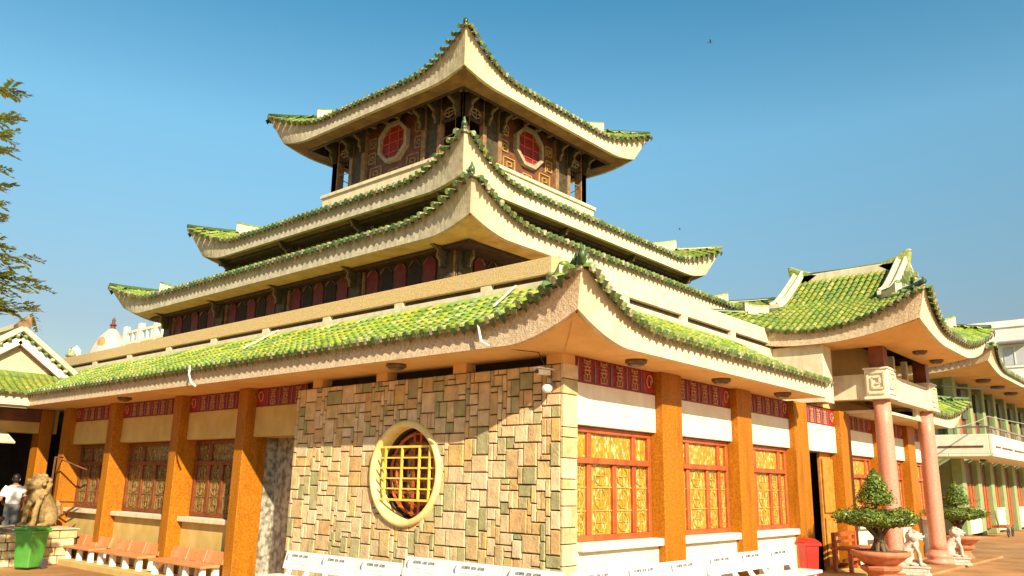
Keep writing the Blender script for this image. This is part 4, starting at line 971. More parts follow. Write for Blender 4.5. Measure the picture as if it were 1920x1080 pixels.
# ================================================================== GREEN TWO-STOREY BUILDING (right, behind)
GB = thing('green_building', 'green two-storey building with white balcony beyond the pink columns', 'building', (27.3, 1.5, 0))
mb = MB(); mb.box(0.35, 0.35, 0, 30, 14, 6.5); mb.build('wall', m_greenw, GB)
mb = MB()
for x in (0.0, 2.6, 5.0, 7.3, 9.8, 12.5, 15.2, 18, 21): mb.box(x, -0.0, 0, x+0.55, 0.36, 3.0); mb.box(x, 0.0, 3.7, x+0.45, 0.36, 6.25)
for y in (3.2, 6.4, 9.6): mb.box(0.0, y, 0, 0.36, y+0.5, 3.0); mb.box(0.0, y, 3.7, 0.36, y+0.5, 6.25)
mb.split('column', m_greenw, GB, bevel=0.02)
pw = [(0.55, 2.6), (3.15, 5.0), (5.55, 7.3), (7.85, 9.8), (10.35, 12.5), (13.05, 15.2)]
for i, (a, b) in enumerate(pw):
    zb_ = 0.2 if i % 2 == 1 else 1.0
    s_ = MB(); s_.box(a, 0.22, zb_, b, 0.34, 2.85); wdw = s_.build('window' if i % 2 == 0 else 'door', m_dframe, GB)
    s_ = MB(); k = 4
    for j in range(k): s_.box(a+0.08+(b-a)*j/k, 0.16, zb_+0.05, a-0.08+(b-a)*(j+1)/k, 0.215, 2.0)
    s_.split('shutter', m_frame, wdw)
    if i % 2 == 0:
        s_ = MB(); s_.box(a, 0.05, 0.12, b, 0.34, 0.98); s_.box(a-0.02, 0.02, 0.98, b+0.02, 0.34, 1.06); s_.build('sill_wall', m_white, GB)
    s_ = MB(); s_.box(a, 0.22, 3.8, b, 0.34, 5.9); w2_ = s_.build('window', m_dframe, GB)
    s_ = MB(); s_.box(a+0.1, 0.15, 3.85, (a+b)/2-0.05, 0.215, 5.0); s_.build('shutter', m_frame, w2_)
    s_ = MB(); s_.box((a+b)/2+0.1, 0.10, 4.6, b-0.1, 0.2, 5.8); s_.build('shutter', m_dgreen, w2_)
s_ = MB(); s_.box(0.2, 0.55, 3.9, 0.34, 1.8, 5.7); s_.box(0.2, 2.2, 4.6, 0.34, 3.1, 5.8); s_.split('shutter', m_dgreen, GB)
s_ = MB(); s_.box(0.22, 0.9, 0.9, 0.34, 2.6, 2.8); s_.build('window', m_dframe, GB)
# balcony
mb = MB(); mb.box(-1.85, -1.5, 2.95, 30, 0.0, 3.05); mb.box(-1.85, 0.0, 2.95, 0.0, 14, 3.05)
mb.box(-1.85, -1.5, 3.05, 30, -1.38, 3.75); mb.box(-1.85, -1.38, 3.05, -1.73, 14, 3.75)
mb.build('balcony', m_white, GB, bevel=0.02)
mb = MB()
for a, b in ((-1.4, -0.6), (-0.3, 1.6), (2.0, 3.9), (4.3, 6.2), (6.6, 8.6)): mb.box(a, -1.525, 3.28, b, -1.502, 3.34)
for a, b in ((-1.2, 0.3), (0.7, 2.6), (3.0, 4.9)): mb.box(-1.875, a, 3.28, -1.852, b, 3.34)
mb.split('balcony_groove', m_dframe, GB)
mb = MB()
mb.box(-1.8, -1.46, 3.98, 30, -1.40, 4.04); mb.box(-1.8, -1.4, 3.98, -1.74, 14, 4.04)
for i in range(24): mb.box(-1.78+i*1.0, -1.45, 3.75, -1.72+i*1.0, -1.41, 3.98)
for i in range(12): mb.box(-1.79, -1.4+i*1.1, 3.75, -1.75, -1.34+i*1.1, 3.98)
for i in range(8): mb.box(-1.4+i*2.2, -1.45, 3.78, -0.6+i*2.2, -1.42, 3.93)
tag(mb.build('balcony_rail', m_metal, GB), kind='stuff')
RG = Roof(-1.5, -1.6, 28, 15, 6.10, 6.36, 2.4, 1.1, 0.35, 0.6, 0.3, cl=3.0, clb=2.4)
roof_side(RG, 'L', GB, hip1=False, c1=False, tmat=m_tile, fas_m=m_fas_p, soffD=1.8, sp=0.25)
roof_side(RG, 'F', GB, hip1=False, c1=False, tmat=m_tile, fas_m=m_fas, soffD=1.9, sp=0.25)
hip_ridge(RG, 0, 0, GB, 0, 2.2, 1.2)
mb = MB()
for x in (1.5, 4.2, 7.0): mb.lathe([(0.0, 0), (0.28, 0), (0.28, -0.07), (0.2, -0.12), (0.0, -0.12)], (x, -0.8, 6.1), 16)
mb.split('ceiling_lamp', m_lampg, GB)
s_ = MB(); s_.box(1.0, -0.65, 2.98-0.12, 1.5, -0.45, 2.95)
s_.build('downlight', m_lampg, GB)

# ================================================================== FAR WHITE BUILDING
FB = thing('apartment_building', 'plain white multi-storey building rising behind the green building', 'building', (60, 0, 0))
mb = MB(); mb.box(0, -40, 0, 30, 12, 14.1); mb.build('wall', m_whiteb, FB)
mb = MB(); mb.box(-0.1, -40, 13.6, 0.0, 12, 13.75); mb.box(-0.08, -40, 10.6, 0, 12, 10.75); mb.box(-0.08, -40, 7.2, 0, 12, 7.35); mb.split('string_course', m_whiteb, FB)
for z in (11.6, 8.4, 5.2):
    for y in (8.2, 4.4, 0.6, -3.2, -7, -10.8):
        w_ = MB(); w_.box(-0.04, y-0.7, z-0.8, 0.02, y+0.7, z+0.5); wd = w_.build('window', mat('grey_window', (0.42, 0.42, 0.42), rough=0.4), FB)
        w_ = MB(); w_.box(-0.08, y-0.03, z-0.8, -0.04, y+0.03, z+0.5); w_.build('mullion', m_whiteb, wd)
        w_ = MB(); w_.hexa([(-0.7, y-0.95, z+0.68), (-0.0, y-0.95, z+0.68), (0, y+0.95, z+0.68), (-0.7, y+0.95, z+0.68), (-0.7, y-0.95, z+0.8), (0, y-0.95, z+1.0), (0, y+0.95, z+1.0), (-0.7, y+0.95, z+0.8)]); w_.build('window_hood', m_metal if z > 10 else m_whiteb, wd)

# ================================================================== BACKGROUND LEFT: turret hall + balustrade
TB = thing('turret_building', 'pale pink domed turret with dark finial behind the parapet', 'building', (10.3, 38.6, 0))
TB.scale = (0.8, 0.8, 0.97)
mb = MB(); mb.lathe([(1.7, 0), (1.7, 7.3), (1.45, 7.9), (1.15, 8.6), (0.75, 9.25), (0.3, 9.7), (0.0, 9.85)], (0, 0, 0), 12); mb.build('dome', m_pinkw, TB, smooth=False)
mb = MB(); mb.lathe([(0.0, 9.75), (0.2, 9.78), (0.14, 9.9), (0.24, 9.97), (0.1, 10.1), (0.12, 10.25), (0.04, 10.4), (0, 10.45)], (0, 0, 0), 10); mb.build('finial', m_dframe, TB)
mb = MB(); mb.lathe([(0.34, 0), (0.34, 1.0), (0.0, 1.3)], (-1.2, 2.5, 7.6), 8); mb.build('small_finial', m_white, TB)
mb = MB(); mb.ell((-0.75, -0.35, 8.8), (0.25, 0.4, 0.4), 10, 7); mb.build('orange_boss', m_borange, TB)
HB = thing('rear_hall', 'rear hall with white roof balustrade and olive tiled roof behind the parapet', 'building', (11, 33, 0))
mb = MB(); mb.box(-1.0, -4, 0, 8, 4.0, 7.2); mb.build('wall', m_white, HB)
mb = MB(); mb.hexa([(-1.6, -4.4, 7.2), (8, -4.4, 7.2), (8, 4.4, 7.2), (-1.6, 4.4, 7.2), (0.6, -3.4, 8.6), (8, -3.4, 8.6), (8, 3.4, 8.6), (0.6, 3.4, 8.6)]); mb.build('roof', m_tile_y, HB)
mb = MB(); mb.box(-0.6, -4.4, 9.05, -0.45, 4.4, 9.18); mb.box(-0.62, -4.4, 8.45, -0.42, 4.4, 8.6)
for i in range(6): mb.box(-0.66, -4.4+i*1.7, 7.9, -0.4, -4.15+i*1.7, 9.45)
for i in range(16): mb.box(-0.58, -4.2+i*0.54, 8.6, -0.48, -4.1+i*0.54, 9.05)
tag(mb.build('balustrade', m_white, HB), kind='stuff')
RB_ = thing('roof_figure', 'small dark ceramic figure on the far left end of the parapet', 'figurine', (1.08, 19.0, 5.02))
mb = MB(); mb.ell((0, 0, 0.09), (0.14, 0.2, 0.09)); mb.tube([(0, 0.08, 0.12), (0, 0.12, 0.25), (0, 0.06, 0.36)], [0.07, 0.05, 0.03], 8); mb.ell((0, -0.05, 0.18), (0.06, 0.1, 0.07)); remesh(mb, 'figure', m_cap, RB_, 0.02, 2)

# ================================================================== LAMPS, CCTV, CABLES
lamps = [((-0.5, 2.69, 3.32), 'oval soffit lamp above the round window'), ((-0.45, 11.6, 3.32), 'oval soffit lamp at the far left under the eave'),
         ((1.09, -0.42, 3.32), 'oval soffit lamp over the first yellow window right of the stone corner'), ((3.51, -0.46, 3.32), 'oval soffit lamp over the second yellow window'),
         ((5.84, -0.48, 3.32), 'oval soffit lamp over the third yellow window'), ((10.94, -1.53, 4.66), 'left oval lamp under the porch roof'), ((12.5, -1.48, 4.66), 'right oval lamp under the porch roof'),
         ((11.0, -0.4, 3.62), 'small lamp under the porch ceiling between the pink columns')]
l0 = None
for i, (p, lab) in enumerate(lamps):
    if i == 0:
        l0 = thing('ceiling_lamp', lab, 'lamp', p, group='round ceiling lamps under the eaves')
        mb = MB(); mb.lathe([(0.0, 0.012), (0.15, 0.012), (0.15, -0.03), (0.13, -0.04), (0.0, -0.04)], n=24); mb.build('lamp_rim', m_lampg, l0, smooth=True)
        mb = MB(); mb.lathe([(0.12, -0.038), (0.11, -0.06), (0.06, -0.075), (0.0, -0.08)], n=24); mb.build('lamp_shade', m_lampg, l0, smooth=True)
    else:
        c = copy_tree(l0); c.location = p; c['label'] = lab
cc = thing('security_camera', 'white bullet security camera at the top of the stone corner', 'camera', (-0.03, 0.16, 3.02))
mb = MB(); mb.bar((-0.05, 0.02, 0.06), (-0.30, 0.06, 0.06), 0.09, 0.09); mb.build('camera_body', m_pvc, cc, bevel=0.015)
mb = MB(); mb.tube([(-0.29, 0.06, 0.06), (-0.32, 0.062, 0.06)], 0.035, 12); mb.build('lens', m_blk, cc)
mb = MB(); mb.bar((0.03, 0.02, 0.12), (-0.34, 0.06, 0.12), 0.12, 0.02); mb.build('sun_shield', m_pvc, cc)
mb = MB(); mb.tube([(0.03, 0.02, 0), (-0.1, 0.03, 0.0), (-0.1, 0.03, 0.05)], 0.02, 6); mb.build('mount', m_metal, cc)
cc.scale = (0.8, 0.8, 0.8)
c2 = thing('dome_camera', 'small white dome device just under the security camera', 'camera', (-0.03, 0.16, 2.86))
mb = MB(); mb.ell((-0.1, 0, 0), (0.07, 0.07, 0.06), 14, 8); mb.build('dome', m_pvc, c2, smooth=True); mb = MB(); mb.box(-0.06, -0.05, 0.02, 0.03, 0.05, 0.08); mb.build('mount', m_metal, c2)
def cable(label, pts, r, m):
    P3 = []
    for i in range(len(pts)-1):
        a, b = Vector(pts[i]), Vector(pts[i+1])
        for j in range(12):
            t = j/12; p = a.lerp(b, t); p.z -= 0.12*4*t*(1-t)*(b-a).length/12; P3.append(p)
    P3.append(Vector(pts[-1])); o = MB(); o.tube(P3, r, 6); return tag(o.build('overhead_cable', m, None, smooth=True), label, 'cable')
cable('dark overhead cable sagging across the right side near the balcony roof', [(14.3, -1.0, 4.3), (24, -1.6, 5.2), (34, -2.0, 6.2)], 0.018, m_cable)
cable('pale overhead cable crossing in front of the green building columns', [(15.5, -0.9, 3.3), (22.0, -0.6, 4.1), (28, -2.5, 3.9)], 0.012, m_cablel)
mb = MB(); mb.tube([(-0.85, 0.65, 3.37), (-0.5, 0.35, 3.33), (-0.2, 0.25, 3.33), (-0.08, 0.2, 3.1)], 0.008, 5)
tag(mb.build('camera_wire', m_cable, None, smooth=True), 'thin dark wire running along the soffit to the security camera', 'wire')

# ================================================================== BENCHES
def make_bench(name, label, L, panels, m, group, sh=0.30, bh=0.50, printed=True, bk=0.22):
    """local: length along X, back towards +Y, sitter faces -Y; origin on the ground at centre"""
    t = thing(name, label, 'bench', group=group)
    mb = MB(); mb.box(-L/2, -0.38, sh-0.05, L/2, 0.0, sh); mb.build('seat', m, t, bevel=0.012)
    mb = MB(); mb.hexa([(-L/2+0.02, 0.035, bh-bk), (L/2-0.02, 0.035, bh-bk), (L/2-0.02, 0.085, bh-bk), (-L/2+0.02, 0.085, bh-bk), (-L/2+0.02, 0.10, bh), (L/2-0.02, 0.10, bh), (L/2-0.02, 0.15, bh), (-L/2+0.02, 0.15, bh)])
    back = mb.build('backrest', m, t, bevel=0.01)
    k = panels; step = L/k
    for i in range(k+1):
        x = -L/2+0.12+(L-0.24)*i/k
        mb = MB(); mb.box(x-0.05, -0.32, 0, x+0.05, -0.22, sh-0.05, 0.015, 0.01); mb.build('leg', m_bench, t)
        mb = MB(); mb.box(x-0.05, -0.08, 0, x+0.05, 0.04, sh-0.05, 0.015, 0.01); mb.build('leg', m_bench, t)
    for i in range(2*k):
        x = -L/2+(L)*(i+0.5)/(2*k)
        mb = MB(); mb.hexa([(x-0.035, -0.03, sh), (x+0.035, -0.03, sh), (x+0.035, 0.03, sh), (x-0.035, 0.03, sh), (x-0.03, 0.03, bh-bk+0.01), (x+0.03, 0.03, bh-bk+0.01), (x+0.03, 0.08, bh-bk+0.01), (x-0.03, 0.08, bh-bk+0.01)]); mb.build('back_support', m_bench, t)
    sm = MB()
    for i in range(1, k):
        x = -L/2+step*i; 
        sm.bar((x, 0.033, bh-bk+0.004), (x, 0.097, bh-0.004), 0.008, 0.006)
    if k > 1: sm.split('seam', m_prt, back)
    if printed:
        bl = MB(); pr = MB(); rn = random.Random(5)
        def at(x, f, e=0.002): return Vector((x, 0.035+0.065*f-e, bh-bk+bk*f))
        for i in range(k):
            x0 = -L/2+step*i+0.10
            # crescent emblem
            q = [at(x0+0.035*math.cos(a)+0.02, 0.66+0.2*math.sin(a)) for a in [R(100+j*20) for j in range(9)]]
            bl.tube(q, [0.004, 0.010, 0.014, 0.016, 0.016, 0.015, 0.012, 0.008, 0.004], 5, flat=0.4)
            x = x0+0.10
            for wds in (5, 3, 4):
                for c in range(wds*1):
                    w = rn.uniform(0.018, 0.028)
                    bl.bar(at(x, 0.70), at(x, 0.84), 0.006, 0.003); bl.bar(at(x, 0.84 if c % 2 else 0.70), at(x+w*0.7, 0.84 if c % 3 else 0.77), 0.006, 0.003)
                    bl.bar(at(x+w*0.7, 0.70), at(x+w*0.7, 0.84), 0.005, 0.003); x += w+0.006
                x += 0.02
            for r_, (a, b, f) in enumerate(((0.12, 0.45, 0.50), (0.16, 0.50, 0.32), (0.22, 0.46, 0.16))):
                x = x0+a
                while x < x0+b:
                    w = rn.uniform(0.012, 0.03); pr.bar(at(x, f), at(x+w, f+rn.uniform(-.02, .02)), 0.012, 0.002); x += w+0.008
        tag(bl.build('lettering', m_blk, back), kind='stuff'); tag(pr.build('faded_lettering', m_prt, back), kind='stuff')
    return t
wb = 'white stone benches with lettered backrests'
b0 = make_bench('stone_bench', 'white three-panel stone bench below the round window, left of the pair', 2.7, 3, m_bench, wb, 0.33, 0.66, True, 0.26)
b0.location = (-0.62, 3.70, -0.08); b0.rotation_euler = (0, 0, -PI/2)
b1 = copy_tree(b0); b1['label'] = 'white three-panel stone bench in front of the stone corner, right of the pair'; b1.location = (-0.62, 0.94, 0.02); b1.rotation_euler = (0, 0, -PI/2)
b2 = copy_tree(b0); b2['label'] = 'white stone bench under the first yellow window beside the stone corner'; b2.location = (1.0, -0.66, 0.03); b2.rotation_euler = (0, 0, 0); b2.scale = (1.15, 1, 1)
b3 = copy_tree(b0); b3['label'] = 'white stone bench with visible seat slats ending beside the red bin'; b3.location = (4.14, -0.66, 0.05); b3.rotation_euler = (0, 0, 0); b3.scale = (1.15, 1, 1)
def kill(o):
    for c in list(o.children): kill(c)
    bpy.data.objects.remove(o)
ob = 'orange stone benches between the columns'
o0 = make_bench('orange_bench', 'orange stone bench nearest the marble niche, between the two nearest left columns', 2.0, 3, m_borange, ob, 0.29, 0.50, False)
o0.location = (-0.06, 8.72, -0.15); o0.rotation_euler = (0, 0, -PI/2)
o1 = copy_tree(o0); o1['label'] = 'middle orange stone bench under the four-pane window'; o1.location = (-0.06, 11.15, -0.15); o1.rotation_euler = (0, 0, -PI/2)
o2 = copy_tree(o0); o2['label'] = 'orange stone bench farthest left, next to the green bin'; o2.location = (-0.06, 13.4, -0.15); o2.rotation_euler = (0, 0, -PI/2)

# ================================================================== BINS
def make_bin(name, label, m, loc, rz, w=0.5, d=0.55, h=0.9, lid_open=False):
    t = thing(name, label, 'bin', loc, rz); mb = MB()
    k = 0.80
    mb.hexa([(-w/2*k, -d/2*k, 0.04), (w/2*k, -d/2*k, 0.04), (w/2*k, d/2*k-0.02, 0.04), (-w/2*k, d/2*k-0.02, 0.04), (-w/2, -d/2, h), (w/2, -d/2, h), (w/2, d/2, h), (-w/2, d/2, h)])
    mb.build('body', m, t, bevel=0.03, seg=3)
    mb = MB(); mb.box(-w/2-0.03, -d/2-0.03, h-0.05, w/2+0.03, d/2+0.03, h); mb.build('rim', m, t, bevel=0.012)
    mb = MB(); mb.hexa([(-w/2-0.02, -d/2-0.05, h+0.004), (w/2+0.02, -d/2-0.05, h+0.004), (w/2+0.02, d/2+0.05, h+0.004), (-w/2-0.02, d/2+0.05, h+0.004), (-w/2+0.05, -d/2+0.03, h+0.07), (w/2-0.05, -d/2+0.03, h+0.07), (w/2-0.05, d/2, h+0.08), (-w/2+0.05, d/2, h+0.08)])
    mb.build('lid', m, t, bevel=0.015)
    mb = MB(); mb.tube([(-w/2+0.06, d/2+0.09, h-0.02), (w/2-0.06, d/2+0.09, h-0.02)], 0.018, 8); mb.build('handle', m_blk, t)
    for s_ in (-1, 1):
        mb = MB(); mb.tube([(s_*w/2*0.82, d/2*k, 0.10), (s_*(w/2*0.82+0.05), d/2*k, 0.10)], 0.10, 14); mb.build('wheel', m_blk, t, smooth=False)
    return t
make_bin('red_bin', 'red plastic wheelie bin at the end of the white benches', m_binr, (6.5, -0.5, 0.045), R(-35), 0.27, 0.29, 0.70)
make_bin('green_bin', 'green plastic wheelie bin left of the orange benches', m_bing, (-1.35, 13.1, -0.27), R(-62), 0.45, 0.48, 0.79)

# ================================================================== LIONS
def lion(name, label, loc, rz, m, s=1.0, ped=True, pedm=None):
    t = thing(name, label, 'statue', loc, rz, None)
    b = MB(); E = b.ell
    rx = lambda a: Matrix.Rotation(R(a), 3, 'X')
    # faces -Y ; sitting, height about 0.8
    E((0, 0.20, 0.17), (0.145, 0.16, 0.16), 14, 9)                      # haunch
    b.tube([(0, 0.20, 0.20), (0, 0.11, 0.36), (0, 0.0, 0.50), (0, -0.06, 0.58)], [0.15, 0.145, 0.145, 0.12], 12)   # back and torso
    E((0, -0.05, 0.50), (0.135, 0.115, 0.14), 14, 9)                     # chest
    for sx in (-1, 1):
        E((sx*0.13, 0.15, 0.14), (0.06, 0.13, 0.13), 10, 7)              # thigh
        E((sx*0.14, 0.0, 0.035), (0.045, 0.11, 0.035), 10, 6)            # hind paw
        b.tube([(sx*0.09, -0.06, 0.47), (sx*0.105, -0.14, 0.27), (sx*0.105, -0.15, 0.06)], [0.07, 0.05, 0.042], 9)
        E((sx*0.105, -0.19, 0.035), (0.052, 0.08, 0.038), 10, 6)
        for k in range(3): E((sx*0.105+(k-1)*0.032, -0.255, 0.028), (0.018, 0.028, 0.022), 7, 5)
        E((sx*0.105, -0.10, 0.80), (0.022, 0.03, 0.03), 8, 6)            # ear
        E((sx*0.05, -0.225, 0.755), (0.034, 0.028, 0.026), 8, 6)         # brow
    E((0, -0.10, 0.70), (0.13, 0.13, 0.125), 14, 9); E((0, 0.02, 0.62), (0.15, 0.11, 0.19), 12, 8)                     # head
    E((0, -0.225, 0.685), (0.075, 0.075, 0.04), 10, 7)                   # muzzle
    E((0, -0.20, 0.615), (0.06, 0.065, 0.024), 10, 7)                    # jaw
    E((0, -0.295, 0.705), (0.03, 0.02, 0.02), 8, 6)
    rn = random.Random(3)
    for i in range(70):                                                # mane curls
        a = rn.uniform(-1.9, 1.9)+PI/2; z_ = rn.uniform(0.46, 0.83); rr = 0.165+0.02*math.sin(z_*20)-max(0, z_-0.72)*0.7
        E((math.cos(a)*rr, -0.06+math.sin(a)*rr*0.95, z_), (0.04, 0.04, 0.04), 7, 5)
    b.tube([(0, 0.34, 0.08), (0, 0.41, 0.20), (0, 0.38, 0.34), (0, 0.33, 0.42)], [0.035, 0.045, 0.055, 0.02], 8)
    E((0.17, -0.12, 0.07), (0.06, 0.06, 0.06), 9, 7) if ped else None
    base = 0.17*1.0 if ped else 0
    b.v = [(x*s, y*s, z*s+base) for x, y, z in b.v]
    remesh(b, 'body', m, t, 0.016*s, 1)
    if ped:
        p = MB(); p.box(-0.27*s, -0.36*s, 0, 0.27*s, 0.40*s, 0.055); p.box(-0.23*s, -0.32*s, 0.055, 0.23*s, 0.36*s, 0.135); p.box(-0.26*s, -0.35*s, 0.135, 0.26*s, 0.39*s, 0.172)
        p.build('pedestal', pedm or m, t, bevel=0.01)
    return t
L1 = lion('stone_lion', 'white stone guardian lion between the two pink columns', (9.95, -1.27, 0.045), R(20), m_lion, 0.82)
L2 = lion('stone_lion', 'white stone guardian lion on the open paving right of the far pink column', (13.35, -1.27, 0.045), R(20), m_lion, 0.78)
L1['group'] = L2['group'] = 'guardian lions at the entrance'
# left lion on a block pedestal
L3 = lion('stone_lion', 'large tan stone lion on a stone block pedestal by the green bin', (-0.72, 14.72, 0.50), R(-70), m_lionb, 1.40, ped=False)
PD = thing('stone_pedestal', 'tan stone block pedestal carrying the large lion', 'pedestal', (-0.75, 14.75, -0.27))
rr_ = random.Random(8)
for j in range(4):
    y = -0.95
    while y < 0.9:
        w = rr_.uniform(0.3, 0.55); w = min(w, 0.95-y)
        MB().box(-0.62, y+0.008, j*0.185+0.006, -0.3, y+w-0.008, j*0.185+0.178, 0.004, 0.004).build('block', m_stone, PD, bevel=0.012)
        y += w
    x = -0.62
    while x < 0.5:
        w = rr_.uniform(0.3, 0.5); w = min(w, 0.6-x)
        MB().box(x+0.008, -0.97, j*0.185+0.006, x+w-0.008, -0.955+0.3, j*0.185+0.178, 0.004, 0.004).build('block', m_stone, PD, bevel=0.012); x += w
mb = MB(); mb.box(-0.58, -0.92, 0, 0.6, 0.92, 0.74); mb.build('fill', m_mortar, PD)
mb = MB(); mb.box(-0.68, -1.02, 0.742, 0.62, 1.0, 0.772); mb.build('top_slab', m_fas_p, PD, bevel=0.015)
# planter wall with gnarled root in the lower left corner
PW = thing('planter', 'low stone planter wall with a gnarled leaning trunk behind the green bin', 'planter', (-2.6, 14.2, -0.27))
for j in range(4):
    x = -2.0
    while x < 1.2:
        w = min(rr_.uniform(0.3, 0.6), 1.21-x)
        MB().box(x+0.01, -0.5, j*0.17+0.006, x+w-0.01, -0.2, j*0.17+0.162, 0.004, 0.004).build('block', m_stone, PW, bevel=0.015); x += w
mb = MB(); mb.box(-1.98, -0.22, 0, 1.18, 1.3, 0.64); mb.build('soil', m_mortar, PW)
mb = MB()
mb.tube([(-0.7, -0.75, 0.0), (-0.35, -0.62, 0.3), (0.15, -0.45, 0.62), (0.7, -0.1, 0.85), (1.05, 0.2, 0.98)], [0.16, 0.14, 0.12, 0.10, 0.06], 9)
mb.tube([(0.1, -0.45, 0.6), (-0.2, -0.3, 0.85), (-0.5, -0.1, 1.0)], [0.09, 0.07, 0.03], 7)
mb.build('root', m_bark, PW, smooth=True)

# ================================================================== PERSON + SCOOTER
def person():
    t = thing('person', 'person in a white shirt and grey trousers standing with back turned by the dark doorway', 'person', (-0.95, 16.35, -0.08), R(20))
    H = 1.70
    b = MB(); E = b.ell
    E((0, 0, 1.56), (0.078, 0.095, 0.115), 14, 10)
    E((0, -0.085, 1.55), (0.018, 0.025, 0.025), 7, 5)                       # nose
    for sx in (-1, 1): E((sx*0.08, 0, 1.55), (0.015, 0.025, 0.035), 7, 5)
    b.tube([(0, 0.01, 1.38), (0, 0.0, 1.50)], 0.05, 10)
    E((0, 0, 1.20), (0.165, 0.105, 0.26), 14, 10); E((0, 0, 0.95), (0.15, 0.11, 0.14), 14, 8)
    for sx in (-1, 1):
        b.tube([(sx*0.08, 0, 0.95), (sx*0.095, -0.01, 0.5), (sx*0.10, 0.01, 0.09)], [0.085, 0.06, 0.04], 10)
        E((sx*0.10, -0.06, 0.035), (0.045, 0.12, 0.035), 10, 6)
        el = (sx*0.27, 0.03, 1.08); wr = (sx*0.27, -0.16, 0.88) if sx < 0 else (sx*0.26, -0.22, 0.98)
        b.tube([(sx*0.17, 0, 1.37), (sx*0.22, 0.02, 1.25), el], [0.06, 0.05, 0.04], 9); b.tube([el, wr], [0.04, 0.028], 8)
        wv = Vector(wr); d = (wv-Vector(el)).normalized(); E(wv+d*0.05, (0.035, 0.045, 0.035), 8, 6)
        for k in range(4):
            o = Vector(((k-1.5)*0.017, 0, 0)); p = wv+d*0.09+o; b.tube([p, p+d*0.035*(1.2-0.15*abs(k-1.5)), p+d*0.05+Vector((0, 0, -0.025))], [0.008, 0.008, 0.006], 5)
        b.tube([wv+d*0.03+Vector((-sx*0.03, 0, 0)), wv+d*0.07+Vector((-sx*0.05, 0, -0.015))], [0.010, 0.008], 5)
    remesh(b, 'body', m_skin, t, 0.010, 1)
    b = MB(); E = b.ell
    E((0, 0, 1.19), (0.185, 0.125, 0.25), 16, 10); E((0, 0, 1.03), (0.175, 0.13, 0.14), 14, 8); E((0, 0.0, 1.36), (0.17, 0.09, 0.07), 12, 7)
    for sx in (-1, 1): b.tube([(sx*0.15, 0, 1.37), (sx*0.225, 0.02, 1.25), (sx*0.255, 0.03, 1.14)], [0.075, 0.072, 0.068], 10)
    remesh(b, 'shirt', m_shirt, t, 0.014, 2)
    b = MB(); b.ell((0, 0, 0.93), (0.165, 0.122, 0.12), 14, 8)
    for sx in (-1, 1): b.tube([(sx*0.08, 0, 0.93), (sx*0.095, -0.005, 0.5), (sx*0.10, 0.01, 0.07)], [0.10, 0.08, 0.065], 12)
    remesh(b, 'trousers', m_trous, t, 0.014, 2)
    b = MB(); b.ell((0, 0.015, 1.595), (0.088, 0.10, 0.10), 14, 9); b.ell((0, 0.05, 1.54), (0.078, 0.06, 0.08), 10, 8); remesh(b, 'hair', m_hair, t, 0.012, 1)
    for sx in (-1, 1):
        b = MB(); b.ell((sx*0.10, -0.06, 0.035), (0.05, 0.135, 0.04), 10, 6); b.build('shoe', m_blk, t, smooth=True)
    return t
pp = person(); pp.rotation_euler = (0, 0, R(-30+180)); pp.location = (-0.72, 16.4, 0.0)
SC = thing('scooter', 'white and black motor scooter at the left edge beside the person', 'scooter', (-1.75, 15.6, -0.1), R(70))
def wheel(x):
    mb = MB(); mb.tube([(x+0.19*math.cos(a), 0, 0.23+0.19*math.sin(a)) for a in [2*PI*i/20 for i in range(21)]], 0.045, 7); w = mb.build('wheel', m_blk, SC, smooth=True)
    mb = MB(); mb.tube([(x, -0.03, 0.23), (x, 0.03, 0.23)], 0.13, 14); mb.build('rim', m_metal, w)
wheel(-0.6); wheel(0.6)
mb = MB(); mb.ell((-0.4, 0, 0.55), (0.38, 0.13, 0.17), 14, 9); mb.ell((-0.1, 0, 0.33), (0.45, 0.13, 0.07), 12, 7); mb.tube([(0.28, 0, 0.30), (0.38, 0, 0.6), (0.42, 0, 0.92)], [0.14, 0.16, 0.10], 12); remesh(mb, 'fairing', m_pvc, SC, 0.025, 2)
mb = MB(); mb.ell((-0.35, 0, 0.75), (0.36, 0.12, 0.06), 14, 8); mb.build('saddle', m_blk, SC, smooth=True)
mb = MB(); mb.tube([(0.3, -0.32, 1.0), (0.42, -0.15, 0.97), (0.42, 0.15, 0.97), (0.3, 0.32, 1.0)], 0.018, 7); mb.build('handlebar', m_blk, SC)
mb = MB(); mb.ell((0.5, 0, 0.93), (0.08, 0.09, 0.07), 12, 8); mb.build('headlight', m_white, SC, smooth=True)
mb = MB(); mb.bar((0.42, 0, 0.6), (0.6, 0, 0.23), 0.06, 0.05); mb.build('fork', m_metal, SC)

# ================================================================== BONSAI POTS
def leaf_cloud(mb, c, r, n, size, rnd, shell=0.6):
    for _ in range(n):
        while True:
            p = Vector((rnd.uniform(-1, 1), rnd.uniform(-1, 1), rnd.uniform(-1, 1)))
            if shell < p.length < 1: break
        q = Vector((c[0]+p.x*r[0], c[1]+p.y*r[1], c[2]+p.z*r[2]))
        nrm = Vector((p.x/r[0], p.y/r[1], p.z/r[2])).normalized()+Vector((rnd.uniform(-.6, .6), rnd.uniform(-.6, .6), rnd.uniform(-.3, .8)))
        nrm.normalize(); a = nrm.orthogonal().normalized(); b = nrm.cross(a); th = rnd.uniform(0, 6.28); a, b = a*math.cos(th)+b*math.sin(th), b*math.cos(th)-a*math.sin(th)
        s = size*rnd.uniform(0.6, 1.3)
        mb.add([q-a*s, q+b*s*0.45, q+a*s, q-b*s*0.45], [(0, 1, 2, 3)])
